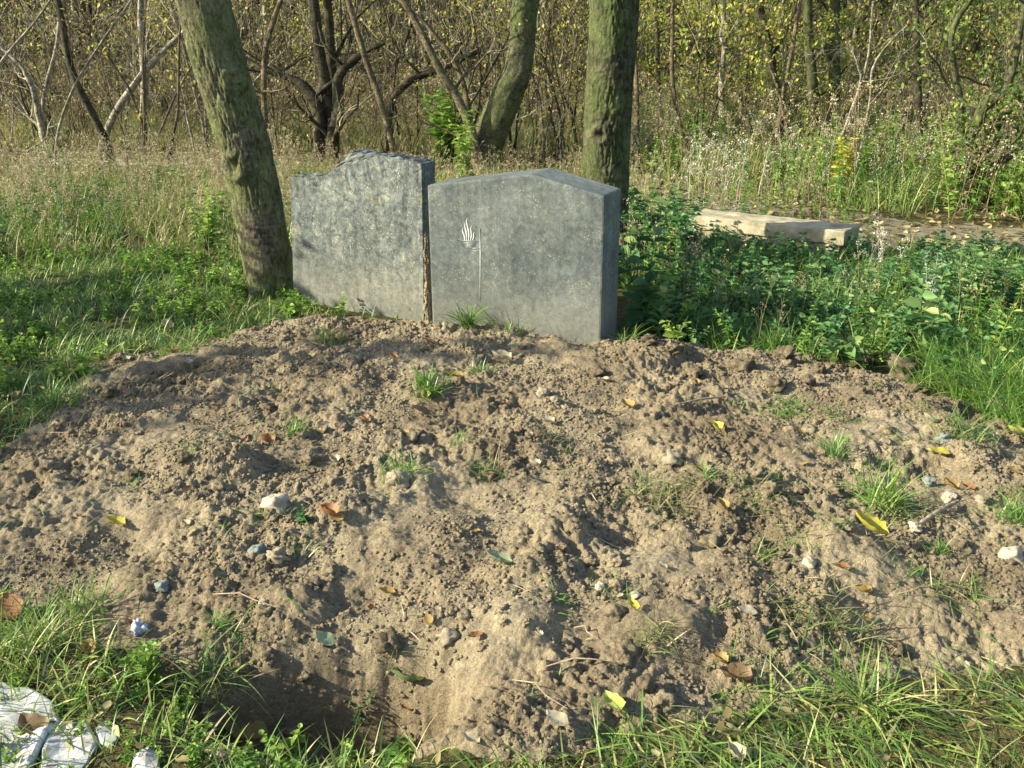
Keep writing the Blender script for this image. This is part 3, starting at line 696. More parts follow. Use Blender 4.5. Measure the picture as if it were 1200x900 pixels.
for args in ((544.8, 14, -2.2, 2.0, 1.0), (546.8, 21, -1.0, 2.0, 1.2), (549.3, 26.5, -1.2, 2.0, 1.4), (551.6, 17, 1.6, 1.9, 1.1), (554, 10, 2.4, 1.6, .7)):
    pp, ww = flame(*args); strip(acc, pp, ww)
acc.build('flame_carving', M['carve'], STONE_R)
acc = Acc()
strip(acc, [(536, 281.6), (547, 282.4), (560, 283.2)], 1.0)
bowl = []
for k in range(5):
    f = k/5; bowl.append((537.5+f*6.5, 285+f*6.5)); strip(acc, [(539+f*5.5, 284.2+k*1.45), (548, 284.8+k*1.5), (558.5-f*6, 285.4+k*1.45)], .9)
acc.build('bowl_carving', M['carve'], STONE_R)
acc = Acc()
strip(acc, [(562.8, 268), (563.0, 300), (562.6, 352)], np.array([1.5, 1.3, .5]))
strip(acc, [(547, 290.4), (555, 291.0), (562, 291.4)], .8); strip(acc, [(551, 293.6), (557, 294.2), (562, 294.5)], .8)
acc.build('line_carving', M['carve'], STONE_R)

a2 = gpt(342, 340, GZ-.02); b2 = gpt(496, 364, GZ-.02)
e2 = b2-a2; e2[2] = 0; e2 /= np.linalg.norm(e2); n2 = np.array([-e2[1], e2[0], 0]); n2 = -n2 if n2[1] < 0 else n2
tops = [(494, 193), (490, 190.5), (484, 187.5), (478, 187), (472, 185.5), (466, 184.5), (458, 185), (452, 183.5), (444, 182), (438, 182.5), (432, 180.5), (426, 180.5), (421, 178), (416, 178.5), (412, 176.5), (408, 180), (404, 183.5), (400, 187),
        (398, 192), (394, 194.5), (391, 199), (386, 202), (383, 206), (376, 205.5), (366, 206.5), (355, 206), (347, 207.5), (340, 208)]
tj = []; rj = random.Random(4)
for i in range(len(tops)-1):
    (x1, y1), (x2, y2) = tops[i], tops[i+1]; tj.append((x1, y1))
    for f in (.33, .66): tj.append((x1*(1-f)+x2*f+rj.uniform(-.4, .4), y1*(1-f)+y2*f+rj.uniform(-1.3, 1.3)))
tops = tj+[tops[-1]]
front2 = [sx(a2, low), sx(b2, low)]+[onplane(x, y, a2, n2) for x, y in tops]
STONE_L = slab_obj('gravestone', front2, n2, .135, M['stone_old'], 'rough lichen spotted gravestone with a broken stepped top, beside the leaning tree', 'gravestone', .0012, origin=(*((a2+b2)/2+n2*.08)[:2], GZ), seg=1, rough=.0030)
# mortar in the gap between the stones
mp = []
for i in range(14):
    f = i/13; q = onplane(501.4-2.6*f+1.1*math.sin(i*2.3), 378-104*f, a+nrm_b*.03, nrm_b); mp.append([*q, (.0195-.0125*f)*(1+.22*math.sin(i*3.7))])
Vm, Qm, Pm_, rm_ = bigtrunk(np.array(mp), 26, 150, .0085, 4, 0); Vm = Vm+np.random.default_rng(3).normal(0, .0012, Vm.shape)
o0 = Pm_[0].copy(); mo = obj('mortar_joint', mesh('mortar_joint', Vm-o0, Qm), M['mortar']); mo.location = o0
tag(mo, 'crumbly brown mortar wedged in the narrow gap between the two gravestones', 'mortar', kind='thing')

# ------------------------------------------------------------------ concrete block at the path
d0 = 8.3
p0 = gpt(822, 286, .02); p1 = gpt(983, 306, .02); ev = p1-p0; ev[2] = 0; evl = np.linalg.norm(ev); ev /= evl; nv = np.array([-ev[1], ev[0], 0]); nv = -nv if nv[1] < 0 else nv
def boxpts(z0, z1, x0, x1, off=0): return [p0*[1, 1, 0]+ev*x0+nv*off+[0, 0, z0], p0*[1, 1, 0]+ev*x1+nv*off+[0, 0, z0], p0*[1, 1, 0]+ev*x1+nv*off+[0, 0, z1], p0*[1, 1, 0]+ev*x0+nv*off+[0, 0, z1]]
BL = empty('concrete_block', (p0+p1)/2*[1, 1, 0], 'pale weathered concrete block half hidden in weeds beside the path', 'concrete block')
for nm, z0, z1, x0, x1, of in (('base_course', -.1, .13, -.1, evl-.01, .012), ('top_slab', .135, .24, -.15, evl+.02, 0)):
    o = slab_obj(nm, boxpts(z0, z1, x0, x1, of), nv, .34, M['concrete'], None, None, .010, rough=.008)
    o.parent = BL; o.location = Vector(o.location)-BL.location

k0 = gpt(20, 190, .0); k1 = gpt(262, 202, .0); kv = k1-k0; kl = np.linalg.norm(kv); kv /= kl; kn = np.array([-kv[1], kv[0], 0]); kn = -kn if kn[1] < 0 else kn
kz = lambda x, z: np.array([*(k0+kv*x)[:2], z])
slab_obj('kerb', [kz(0, -.1), kz(kl, -.1), kz(kl, .055), kz(kl*.6, .065), kz(0, .05)], kn, .22, M['concrete'], 'low pale kerb edging the path far back at the left behind the weeds', 'kerb', .012, rough=.008)
# ------------------------------------------------------------------ trees
def rot(v, axis, a):
    axis = axis/np.linalg.norm(axis); return v*math.cos(a)+np.cross(axis, v)*math.sin(a)+axis*np.dot(axis, v)*(1-math.cos(a))
def grow(out, p, d, L, r, lvl, maxl, rg, K=7, up=.1, wob=.25, nb=(5, 6, 5), ang=(.5, 1.2), start=.25, tipr=.25, ratio=.5):
    d = d/np.linalg.norm(d); Pp = [p]; dd = d.copy()
    for i in range(K-1):
        dd = dd+rg.normal(0, wob/ (1.2), 3)+np.array([0, 0, up]); dd /= np.linalg.norm(dd)
        Pp.append(Pp[-1]+dd*L/(K-1))
    Pp = np.array(Pp); out[lvl].append((Pp, np.linspace(r, r*tipr, K)))
    if lvl+1 >= maxl: return
    for _ in range(nb[lvl]):
        t = rg.uniform(start, .97); k = min(int(t*(K-1)), K-2); f = t*(K-1)-k
        q = Pp[k]*(1-f)+Pp[k+1]*f; td = Pp[k+1]-Pp[k]
        ax = np.cross(td, rg.normal(size=3)); nd = rot(td, ax, rg.uniform(*ang))
        grow(out, q, nd, L*rg.uniform(ratio*.6, ratio*1.15)*(1.1-.4*t), max(r*(1-t*(1-tipr))*.5, .0016), lvl+1, maxl, rg, K, up, wob, nb, ang, .12, .3, ratio)
def treeparts(out, p0, lvls, m, tw=None):
    acc = Acc()
    for l in lvls:
        if out[l]:
            Pp = np.array([x[0] for x in out[l]])-p0; Rr = np.array([x[1] for x in out[l]]); acc.add(*tubes(Pp, Rr, m, RNG.uniform(.1, 1, len(Pp))))
    return acc
def leafy(out, p0, lvls, n, size, rg, A=(0, 1)):
    ps = np.concatenate([x[0][2:] for l in lvls for x in out[l]]); k = rg.integers(0, len(ps), n)
    P = ps[k]+rg.normal(0, .03, (n, 3))-p0; D = rg.normal(size=(n, 3))-[0, 0, .5]
    return Acc().add(*leaves(P, D, rg.uniform(size*.6, size*1.2, n), rg.uniform(size*.4, size*.75, n), rg.uniform(*A, n), .15, .1))
TREEN = [0]
def tree(name, label, pix, Y, mat, seed, top=None, sides=20, rings=90, disp=.006, limbs=5, leafm=None, nleaf=0, group=None, zoff=0, flare=.3, leafsize=.06, limbL=1.6, vis=None, knots=(), lowstart=.35, Adist=(0, 1), vlevels=3, nb=(5, 6, 4)):
    """pix: list (px,py,width px) from base upward, at distance Y (float or list)"""
    rg = np.random.default_rng(seed); rows = []
    for i, (px, py, w) in enumerate(pix):
        yy_ = Y[i] if isinstance(Y, (list, tuple)) else Y
        p = at(px, py, yy_); c = np.dot(p-CAM, FWD); rows.append([*p, w*c/FPX/2])
    b = rows[0]; gz = float(Hat(b[0], b[1])); 
    if b[2] > gz:
        e = np.array(rows[1])-np.array(rows[0]); b2_ = list(b); k = (b[2]-gz)/max(e[2], .1); k = min(k, 1.0)
        b2_[0] -= e[0]*k*.4; b2_[1] -= e[1]*k; b2_[2] = gz-.06; rows = [b2_]+rows
    else: rows[0][2] = gz-.06
    last = np.array(rows[-1]); prev = np.array(rows[-2]); dr = nrm((last-prev)[:3]); H_ = 6.5 if top is None else top
    z = last[2]; cur = last.copy(); d = dr.copy()
    while cur[2] < H_:
        d = nrm(d+np.array([rg.normal(0, .05), rg.normal(0, .05), .12])); cur = np.array([*(cur[:3]+d*.5), cur[3]*.94]); rows.append(list(cur))
    org = np.array([rows[0][0], rows[0][1], gz])
    rw = np.array(rows); V, Q, Pc, rc = bigtrunk(rw, sides, rings, disp, seed, flare, knots)
    root = empty(name, org, label, 'tree', group)
    obj('trunk', mesh('trunk', V-org, Q, smooth_=True), mat, root)
    out = [[], [], [], []]
    for i in range(limbs):
        t = rg.uniform(lowstart, 1); k = int(t*(rings-1)); q = Pc[k]; az = rg.uniform(0, 6.28)
        grow(out, q, np.array([math.cos(az), math.sin(az), rg.uniform(.1, .9)]), limbL*rg.uniform(.6, 1.3), max(rc[k]*.35, .006), 0, vlevels, rg, nb=nb)
    if limbs:
        for x in out[0]: Acc().add(*tubes(x[0]-org, x[1], 6)).build('limb', mat, root, True)
        treeparts(out, org, (1, 2), 3).build('crown', M['twig'], root)
        if nleaf: leafy(out, org, (1, 2), nleaf, leafsize, rg, Adist).build('leaves', leafm, root)
    return root
tree('leaning_tree', 'thick moss green tree leaning left, right beside the broken gravestone', [(316, 318, 58), (307, 270, 57), (297, 215, 58), (284, 160, 60), (268, 110, 60), (252, 60, 61), (237, 0, 62), (222, -60, 60)], 6.15, M['bark_moss'], 3,
     sides=140, rings=620, disp=.011, limbs=9, lowstart=.45, leafm=M['autumn'], nleaf=2500, knots=((1.2, .88, .07, .02), (2.2, 1.35, .06, .014)), flare=.42)
tree('tree', 'thick upright dark green tree standing behind the peaked gravestone', [(706, 272, 60), (708, 215, 56), (711, 160, 55), (714, 100, 55), (718, 40, 57), (720, 0, 58), (722, -60, 57)], 7.0, M['bark_olive'], 5,
     sides=140, rings=620, disp=.012, limbs=9, lowstart=.45, leafm=M['autumn'], nleaf=2500, knots=((1.2, 1.0, .05, .015),), flare=.2)
tree('crooked_tree', 'crooked tree with a curved mossy trunk between the two gravestones, at the wood edge', [(566, 178, 40), (575, 158, 38), (583, 138, 38), (594, 112, 38), (606, 85, 34), (612, 55, 31), (613, 25, 31), (616, 0, 32), (620, -40, 30)], 12.2, M['bark_olive'], 9,
     sides=40, rings=200, disp=.010, limbs=8, lowstart=.3, leafm=M['autumn'], nleaf=800, flare=.3)
def stems(name, label, specs, mat, seed, limbs=5, nb=(5, 6, 4), leafm=None, nleaf=0, limbL=1.2, top=5, group=None, Adist=(0, 1), leafsize=.055, cat='tree'):
    """several trunks out of one stool"""
    rg = np.random.default_rng(seed); root = None; out = [[], [], [], []]; org = None
    for si, (pix, Y) in enumerate(specs):
        rows = [[*at(px, py, Y+.0*i), w*Y/FPX/2] for i, (px, py, w) in enumerate(pix)]
        gz = float(Hat(rows[0][0], rows[0][1]))
        if rows[0][2] > gz: rows = [[rows[0][0], rows[0][1], gz-.05, rows[0][3]]]+rows
        if pix[-1][1] <= 5:
            last = np.array(rows[-1]); d = nrm((last-np.array(rows[-2]))[:3]); cur = last
            while cur[2] < top*rg.uniform(.8, 1.1): d = nrm(d+[rg.normal(0, .08), rg.normal(0, .08), .1]); cur = np.array([*(cur[:3]+d*.4), cur[3]*.92]); rows.append(list(cur))
        if root is None:
            org = np.array([rows[0][0], rows[0][1], gz]); root = empty(name, org, label, cat, group)
        S0 = smoothpath(np.array(rows), 26); wob_ = rg.normal(0, .02, (26, 2)); wob_[0] = 0; S0[:, :2] += np.cumsum(wob_, 0)*.5*np.linspace(1, .6, 26)[:, None]; S0[:, 3] *= .85*(1+.12*rg.normal(0, 1, 26).cumsum()*.15)
        V, Q, Pc, rc = bigtrunk(S0, 14, 70, .005, seed+si, .25)
        obj('trunk', mesh('trunk', V-org, Q, smooth_=True), mat, root)
        for i in range(limbs):
            t = rg.uniform(.15, 1); k = int(t*69); az = rg.uniform(0, 6.28)
            grow(out, Pc[k], np.array([math.cos(az), math.sin(az), rg.uniform(.0, 1.1)]), limbL*rg.uniform(.5, 1.2), max(rc[k]*.4, .004), 0, 3, rg, nb=nb, wob=.3)
    if limbs:
        for x in out[0]: Acc().add(*tubes(x[0]-org, x[1], 5)).build('limb', mat, root, True)
        treeparts(out, org, (1, 2), 3).build('crown', M['twig'], root)
        if nleaf: leafy(out, org, (1, 2), nleaf, leafsize, rg, Adist).build('leaves', leafm, root)
    return root
stems('multistem_tree', 'dark twisted multi stemmed tree behind and left of the broken gravestone', [
    ([(378, 172, 20), (376, 140, 18), (366, 110, 17), (350, 95, 12), (320, 84, 9), (290, 80, 6)], 13.2),
    ([(384, 172, 18), (388, 130, 17), (380, 90, 15), (372, 50, 15), (366, 0, 14)], 13.3),
    ([(390, 170, 18), (400, 120, 16), (398, 90, 14), (410, 75, 12), (430, 62, 10), (455, 50, 7)], 13.1),
    ([(386, 168, 16), (392, 110, 14), (384, 60, 14), (386, 20, 13), (384, 0, 12)], 13.5)], M['bark_dark'], 21, limbs=4)
stems('sapling', 'thin pale leaning trunk right of the dark multi stemmed tree', [([(463, 170, 9), (450, 130, 9), (434, 90, 9), (420, 45, 8), (405, 0, 8)], 12.6)], M['bark_tan'], 23, limbs=5)
stems('sapling', 'slender grey brown tree leaning left towards the crooked tree', [([(560, 168, 13), (548, 122, 11), (520, 90, 10), (502, 55, 9), (486, 20, 8), (472, 0, 8)], 12.0), ([(556, 165, 9), (548, 100, 8), (530, 60, 7), (505, 30, 6), (480, 10, 5)], 12.4)], M['bark_tan'], 25, limbs=5)
stems('sapling', 'dark curved trunk crossing behind the crooked tree', [([(455, 140, 12), (462, 110, 11), (480, 95, 10), (520, 80, 9), (560, 60, 7)], 14.5)], M['bark_dark'], 27, limbs=4)
stems('birch', 'slim pale barked birch right of the thick upright tree', [([(852, 188, 9), (848, 150, 9), (843, 100, 8), (847, 50, 7), (843, 0, 7)], 13.8)], M['bark_pale'], 29, limbs=7, leafm=M['autumn'], nleaf=900, Adist=(.1, .7))
stems('twin_tree', 'pair of straight dark trunks deep in the wood on the right', [([(958, 160, 15), (955, 100, 14), (950, 50, 13), (950, 0, 13)], 13.2), ([(972, 165, 18), (976, 110, 16), (975, 50, 15), (978, 0, 14)], 13.0)], M['bark_olive'], 31, limbs=6, leafm=M['autumn'], nleaf=2200, Adist=(0, .7))
stems('tree', 'leaning dark trunk behind the birch, left of the pair of trunks', [([(915, 175, 15), (908, 120, 15), (902, 70, 13), (893, 30, 12), (888, 0, 11)], 13.6)], M['bark_dark'], 33, limbs=6, leafm=M['autumn'], nleaf=1600, Adist=(0, .7))
stems('sapling', 'forked pale sapling in front of the leaning dark trunk', [([(917, 205, 7), (914, 150, 7), (922, 110, 6), (928, 50, 6), (934, 0, 5)], 12.4), ([(919, 200, 6), (922, 160, 5), (905, 110, 4), (896, 80, 3)], 12.4)], M['bark_tan'], 35, limbs=5, leafm=M['autumn'], nleaf=500, Adist=(0, .6))
stems('sapling', 'thin tan sapling close right of the thick upright tree', [([(812, 195, 8), (800, 160, 7), (786, 120, 7), (785, 60, 6), (788, 0, 6)], 12.8)], M['bark_tan'], 37, limbs=5, leafm=M['autumn'], nleaf=500, Adist=(0, .7))
stems('sapling', 'thin straight sapling half hidden by the thick upright tree', [([(748, 185, 8), (746, 120, 7), (743, 60, 6), (740, 0, 6)], 12.9)], M['bark_tan'], 39, limbs=3)
stems('dead_branch_tree', 'pale bare dead sapling with stiff branches in front of the dark wood', [([(974, 200, 4), (985, 160, 4), (1005, 110, 4), (1022, 75, 4), (1024, 30, 3), (1026, 0, 3)], 11.8), ([(980, 180, 3), (1000, 130, 3), (1010, 90, 3), (995, 50, 2)], 11.8), ([(1018, 80, 3), (1035, 50, 3), (1060, 30, 2)], 11.8)], M['bark_pale'], 41, limbs=4)
stems('leaning_bush_tree', 'cluster of old mossy stems leaning apart at the far right edge', [
    ([(1128, 218, 18), (1142, 170, 16), (1154, 130, 14), (1175, 112, 12), (1215, 108, 10)], 9.9),
    ([(1138, 218, 18), (1156, 175, 15), (1166, 140, 12), (1196, 60, 9), (1200, 0, 8)], 10.0),
    ([(1140, 216, 15), (1165, 195, 13), (1195, 175, 12), (1250, 160, 11)], 9.8),
    ([(1124, 220, 12), (1132, 180, 12), (1122, 150, 12), (1130, 120, 10), (1118, 80, 9), (1105, 60, 8), (1112, 25, 8), (1140, 0, 7)], 10.1)], M['bark_olive'], 43, limbs=5, leafm=M['green_leaf'], nleaf=2600, limbL=1.3)
stems('pale_bent_tree', 'bent pale branchy trunk in the wood near the left edge', [([(50, 150, 9), (46, 120, 9), (42, 95, 7), (25, 72, 5), (0, 50, 5)], 13.0), ([(50, 150, 6), (55, 105, 6), (65, 60, 5), (72, 0, 5)], 13.2)], M['bark_pale'], 45, limbs=5)
stems('tree', 'dark slanting trunk at the wood edge left of the leaning tree', [([(128, 165, 12), (112, 135, 10), (95, 110, 10), (88, 85, 9), (78, 40, 8), (70, 0, 8)], 12.6)], M['bark_dark'], 47, limbs=5)
stems('pale_forked_tree', 'pale forked trunk with a slanting limb left of the leaning tree', [([(162, 150, 10), (166, 100, 9), (162, 60, 9), (158, 20, 8), (158, 0, 7)], 13.5), ([(112, 172, 9), (126, 146, 9), (146, 112, 9), (170, 78, 8), (196, 52, 8), (230, 20, 6), (260, 0, 5)], 13.4)], M['bark_pale'], 49, limbs=5)
stems('arching_sapling', 'long thin grey sapling arching across the left edge of the wood', [([(60, 170, 4), (76, 125, 4), (92, 90, 4), (115, 52, 3), (150, 5, 3)], 11.5), ([(-20, 85, 4), (10, 50, 4), (35, 20, 3), (50, 0, 3)], 11.3)], M['bark_pale'], 51, limbs=3)
stems('tree', 'dark trunk with a thick side branch behind the leaning tree', [([(310, 170, 8), (308, 100, 7), (312, 50, 7), (330, 0, 6)], 12.2)], M['bark_tan'], 53, limbs=5)
stems('leafy_tree', 'yellow green leafy young tree above the birch on the right', [([(868, 190, 7), (872, 120, 6), (880, 60, 6), (884, 0, 5)], 14.6)], M['bark_dark'], 55, limbs=9, leafm=M['autumn'], nleaf=3500, Adist=(.1, .6), limbL=1.5)
stems('leafy_tree', 'green leaved tree hanging over the top right corner', [([(1080, 190, 12), (1075, 120, 11), (1070, 60, 10), (1068, 0, 9)], 12.5)], M['bark_dark'], 57, limbs=12, leafm=M['green_leaf'], nleaf=6000, limbL=1.7)
stems('leafy_tree', 'yellow leaved young tree right behind the thick upright tree', [([(778, 180, 8), (770, 100, 7), (772, 40, 6), (768, 0, 6)], 15.5)], M['bark_dark'], 59, limbs=9, leafm=M['autumn'], nleaf=2600, Adist=(.2, .7), limbL=1.4)

# wood: individual saplings and bushes copied from a handful of kinds
def bushtpl(seed, ns=6, h=3.0, spread=.55, nb=(9, 6, 4), leafn=0, A=(0, 1), r=.012):
    rg = np.random.default_rng(seed); out = [[], [], [], []]
    for i in range(ns):
        az = rg.uniform(0, 6.28); s_ = rg.uniform(.05, spread)
        grow(out, np.array([rg.normal(0, .1), rg.normal(0, .1), -.05]), np.array([math.cos(az)*s_, math.sin(az)*s_, 1]), h*rg.uniform(.6, 1.2), r*rg.uniform(.6, 1.6), 0, 3, rg, up=.06, wob=.16, nb=nb, ratio=.42)
    return out, rg
kinds = []
for i in range(7):
    out, rg = bushtpl(100+i, 4+i % 4, 3.2 if i % 2 else 2.4, .35+.1*(i % 4), (8, 5, 4), r=.011+.004*(i % 3))
    z0 = np.zeros(3)
    kinds.append(([Acc().add(*tubes(x[0], x[1], 5)).mesh('stem', True) for x in out[0]], treeparts(out, z0, (1, 2), 3).mesh('crown'),
                  leafy(out, z0, (1, 2), [260, 420, 700][i % 3], .05, rg, (.0, 1)).mesh('leaves')))
bk = [M['bark_tan'], M['bark_dark'], M['bark_pale']]
for i, (a_, b_, c_) in enumerate(kinds):
    [q_.materials.append(bk[i % 3]) for q_ in a_]; b_.materials.append(M['twig']); c_.materials.append(M['autumn'] if i % 2 else M['brownleaf'])
lm_green = [k[2].copy() for k in kinds]
for m_ in lm_green: m_.materials.clear(); m_.materials.append(M['autumn'])
rg = np.random.default_rng(5); placed = []
def placebush(x, y, k, green):
    sc = rg.uniform(.75, 1.35); g = Vector((x, y, float(Hat(x, y))))
    lab = 'twiggy yellow green leaved bush in the wood right of the thick upright tree' if green else 'bare brown twiggy bush in the wood left of the thick upright tree'
    root = empty('bush', g, lab, 'bush', 'leafy bushes of the right hand wood' if green else 'bare bushes of the left hand wood', rg.uniform(0, 6.28)); root.scale = (sc,)*3
    a_, b_, c_ = kinds[k]; [obj('stem', q_, None, root) for q_ in a_]; obj('crown', b_, None, root); obj('leaves', lm_green[k] if green else c_, None, root)
for row, (y0, y1, nn) in enumerate(((12.6, 15, 26), (15, 18, 34), (18, 22, 38))):
    for i in range(nn):
        y = rg.uniform(y0, y1); x = (-.64+1.28*(i+rg.uniform(.1, .9))/nn)*y
        placebush(x, y, int(rg.integers(0, 7)), x > 1.2)
# far wood, one mass of stems, twigs and leaves
far_t = []
for i in range(8):
    out, r_ = bushtpl(200+i, 3, 4.6, .3, (9, 6, 3), r=.035)
    acc = treeparts(out, np.zeros(3), (0,), 4); A2 = treeparts(out, np.zeros(3), (1, 2), 3); V_, Q_, T_, A_ = A2.arrays(); acc.add(V_, Q_, None, A_)
    far_t.append(acc.arrays())
n = 330; yy3 = rg.uniform(19, 34, n); xx3 = rg.uniform(-1.35, .66, n)*yy3
Pf = np.stack([xx3, yy3, Hat(xx3, yy3)-.1], -1)
stuff(inst(far_t, Pf, rg.uniform(0, 6.28, n), rg.uniform(.9, 1.6, n)), 'far_wood', M['twig'], 'dense grey brown wood closing the view behind the first trees', 'wood')
def leafcloud(n, xr, yr, zr, size, A, mat, label):
    y = rg.uniform(*yr, n); x = rg.uniform(*xr, n)*y; z = rg.uniform(*zr, n)
    keep = fbm(x*.9, z*1.1+y*.7, 71, 3) > -.05
    P = np.stack([x, y, Hat(x, y)+z], -1)[keep]; n = len(P)
    stuff(Acc().add(*leaves(P, rg.normal(size=(n, 3)), rg.uniform(size*.6, size*1.3, n), rg.uniform(size*.4, size, n), rg.uniform(*A, n), .15, .1)), 'far_foliage', mat, label, 'leaves')
leafcloud(90000, (-1.35, .65), (19, 36), (0, 7.5), .12, (0, .9), M['brownleaf'], 'brown leaves hanging in the far wood')
leafcloud(34000, (.02, .65), (16, 28), (.3, 4.5), .08, (0, .8), M['green_leaf'], 'olive leaves hanging in the right side of the wood')
leafcloud(20000, (.05, .6), (13.5, 22), (.4, 4.5), .065, (0, .75), M['autumn'], 'yellow green leaves scattered through the right side of the wood')
leafcloud(4000, (-.6, .1), (13.5, 22), (.1, 3.8), .05, (.45, 1), M['autumn'], 'sparse yellow leaves scattered through the left side of the wood')

# ------------------------------------------------------------------ single plants
def plant(name, label, px, py, tpl, mat, scale=1, cat='plant', group=None, rz=0, P=None):
    p = G(px, py) if P is None else P
    V, Q, T, A = tpl; root = empty(name, p, label, cat, group, rz); root.scale = (scale,)*3
    return obj('foliage', mesh('foliage', V, Q, T, A), mat, root)
plant('leafy_bush', 'bright green leafy bush at the left foot of the leaning tree', 243, 298, weed(301, .46, 16, .075, .045, .28, 9, .6), M['weed_bright'], 1.05, 'bush')
plant('tall_weed', 'tall green nettle like weed rising behind the gap of the gravestones', 546, 226, weed(302, .9, 18, .13, .075, .20, 5, .7), M['weed_bright'], .95)
plant('drooping_bush', 'fresh green bush with drooping narrow leaves left of the crooked tree', 524, 197, weed(303, 1.0, 22, .20, .065, .42, 13, .55), M['weed_bright'], 1.0, 'bush')
def goldenrod(seed):
    V, Q, T, A = weed(seed, .62, 26, .13, .030, .16, 6, .4); return V, Q, T, A
plant('goldenrod', 'bright yellow plumed plant at the foot of the wood on the right', 985, 232, goldenrod(304), leafmat('golden flower', [(0, (.36, .34, .05)), (.4, (.58, .50, .06)), (1, (.68, .58, .08))], .3), 1.0)
plant('seeding_weed', 'pale fluffy seed covered weed beside the concrete block', 838, 258, [*inst([drystalk(i+400, .62) for i in range(4)], np.array([[rg.normal(0, .18), rg.normal(0, .12), 0] for _ in range(26)]), rg.uniform(0, 6, 26), rg.uniform(.7, 1.1, 26)).arrays()], M['seed'], 1.0)
plant('seeding_weed', 'small grey seed covered weed in the green weeds near the right edge', 1020, 330, [*inst([drystalk(i+410, .45) for i in range(4)], np.array([[rg.normal(0, .10), rg.normal(0, .1), 0] for _ in range(9)]), rg.uniform(0, 6, 9), rg.uniform(.7, 1.1, 9)).arrays()], M['seed'], .8)
plant('pale_weed', 'silvery pale weed standing before the dark weeds on the right', 1085, 380, weed(305, .5, 15, .07, .02, .1, 3, .9), leafmat('silver leaves', [(0, (.16, .22, .13)), (1, (.42, .48, .36))], .3), .9)
plant('leafy_bush', 'dark green leafy bush against the right side of the peaked gravestone', 775, 345, weed(306, .62, 18, .10, .055, .28, 8, .45), M['weed'], 1.0, 'bush')
plant('leafy_bush', 'dark green broad leaved bush behind the right corner of the peaked gravestone', 752, 300, weed(326, .55, 14, .12, .07, .3, 8, .5), M['weed'], 1.0, 'bush')
plant('leafy_bush', 'green leafy bush at the left end of the concrete block', 808, 300, weed(327, .50, 16, .10, .05, .3, 7, .55), M['weed'], .6, 'bush')
plant('leafy_bush', 'dark green leafy bush in front of the concrete block', 850, 345, weed(307, .26, 14, .09, .05, .25, 7, .35), M['weed'], 1.0, 'bush')
plant('leafy_bush', 'mid green leafy bush at the right edge above the tall grass', 1130, 385, weed(308, .5, 16, .07, .03, .3, 9, .7), M['weed'], 1.0, 'bush')
plant('leafy_weed', 'small leafy weed sprouting beside the hollow in the lower left grass', 178, 800, weed(309, .10, 9, .035, .026, .05, 5, .5), M['weed_bright'], 1.0)
plant('leafy_weed', 'lobed green weed at the bottom edge under the hollow', 335, 892, weed(310, .07, 7, .035, .028, .06, 5, .6), M['weed_bright'], 1.0)
plant('leafy_weed', 'broad leaved weed at the bottom edge left of the centre', 470, 895, weed(311, .09, 5, .075, .035, .07, 4, .3), M['weed_bright'], 1.0)
plant('leafy_weed', 'thin upright weed in the right end of the hollow', 424, 850, weed(312, .09, 6, .03, .012, .03, 2, .3), M['weed'], 1.0)
plant('leafy_weed', 'small blue green weed on the soil left of the centre', 358, 612, weed(313, .04, 5, .035, .022, .03, 3, .4), M['weed'], 1.0)
plant('leafy_weed', 'small two leaved weed at the foot of the peaked gravestone', 649, 388, weed(314, .16, 5, .05, .03, .03, 2, .7), M['weed_bright'], 1.0)
plant('leafy_weed', 'weed patch against the foot of the leaning tree', 318, 345, weed(315, .18, 8, .06, .04, .12, 7, .4), M['weed'], 1.0)
plant('leafy_weed', 'low leafy weed at the foot of the broken gravestone', 345, 372, weed(316, .10, 7, .05, .035, .12, 6, .5), M['weed_bright'], 1.0)
plant('leafy_weed', 'round grey leaved weed at the upper right edge of the soil', 985, 425, weed(317, .12, 5, .10, .07, .08, 4, .8), M['weed'], 1.0)
plant('leafy_weed', 'small weed with yellow green leaves beside the foot of the peaked gravestone, right side', 790, 398, weed(318, .09, 5, .06, .035, .06, 3, .9), M['weed_bright'], 1.0)
# torn grey leaf standing up at the right
p = G(1035, 408); rt = np.stack([np.array([-.012, 0, -.01]), np.array([0, 0, .04]), np.array([-.004, 0, .08]), np.array([-.02, .0, .13])])
acc = Acc().add(*leaves(np.array([[0, 0, -.01], [.01, 0, -.01], [-.012, .01, -.01]]), np.array([[-.15, 0, 1], [.3, -.1, 1], [-.4, -.2, .8]]), np.array([.17, .10, .09]), np.array([.07, .06, .05]), np.array([.9, .7, .6]), .3, 0))
o = acc.build('dock_leaf', leafmat('dry dock leaf', [(0, (.35, .33, .22)), (1, (.55, .52, .36))], .25)); o.location = p; tag(o, 'dry grey green leaf standing upright at the upper right edge of the soil', 'leaf')

# tufts on the soil
def tuft(label, px, py, h, n, spread=.02, lean=(.1, 1.0), mat='grass_bright', w=(.0018, .004), Am=.4):
    h *= 1.25; n = int(n*1.6); w = (w[0]*1.2, w[1]*1.25)
    p = G(px, py); rgt = np.random.default_rng(int(px*7+py))
    Pp = np.stack([rgt.normal(0, spread, n), rgt.normal(0, spread, n), np.zeros(n)], -1)
    Pp[:, 2] = Hat(p[0]+Pp[:, 0], p[1]+Pp[:, 1])-p[2]-.003
    acc = Acc().add(*blades(Pp, rgt.uniform(0, 6.28, n), rgt.uniform(.5, 1.1, n)*h, rgt.uniform(*lean, n), rgt.uniform(.2, 1.3, n), rgt.uniform(*w, n), 6, np.clip(rgt.normal(Am, .22, n), 0, 1)))
    o = acc.build('grass_tuft', M[mat]); o.location = p; tag(o, label, 'grass tuft', 'grass tufts on and beside the dug soil')
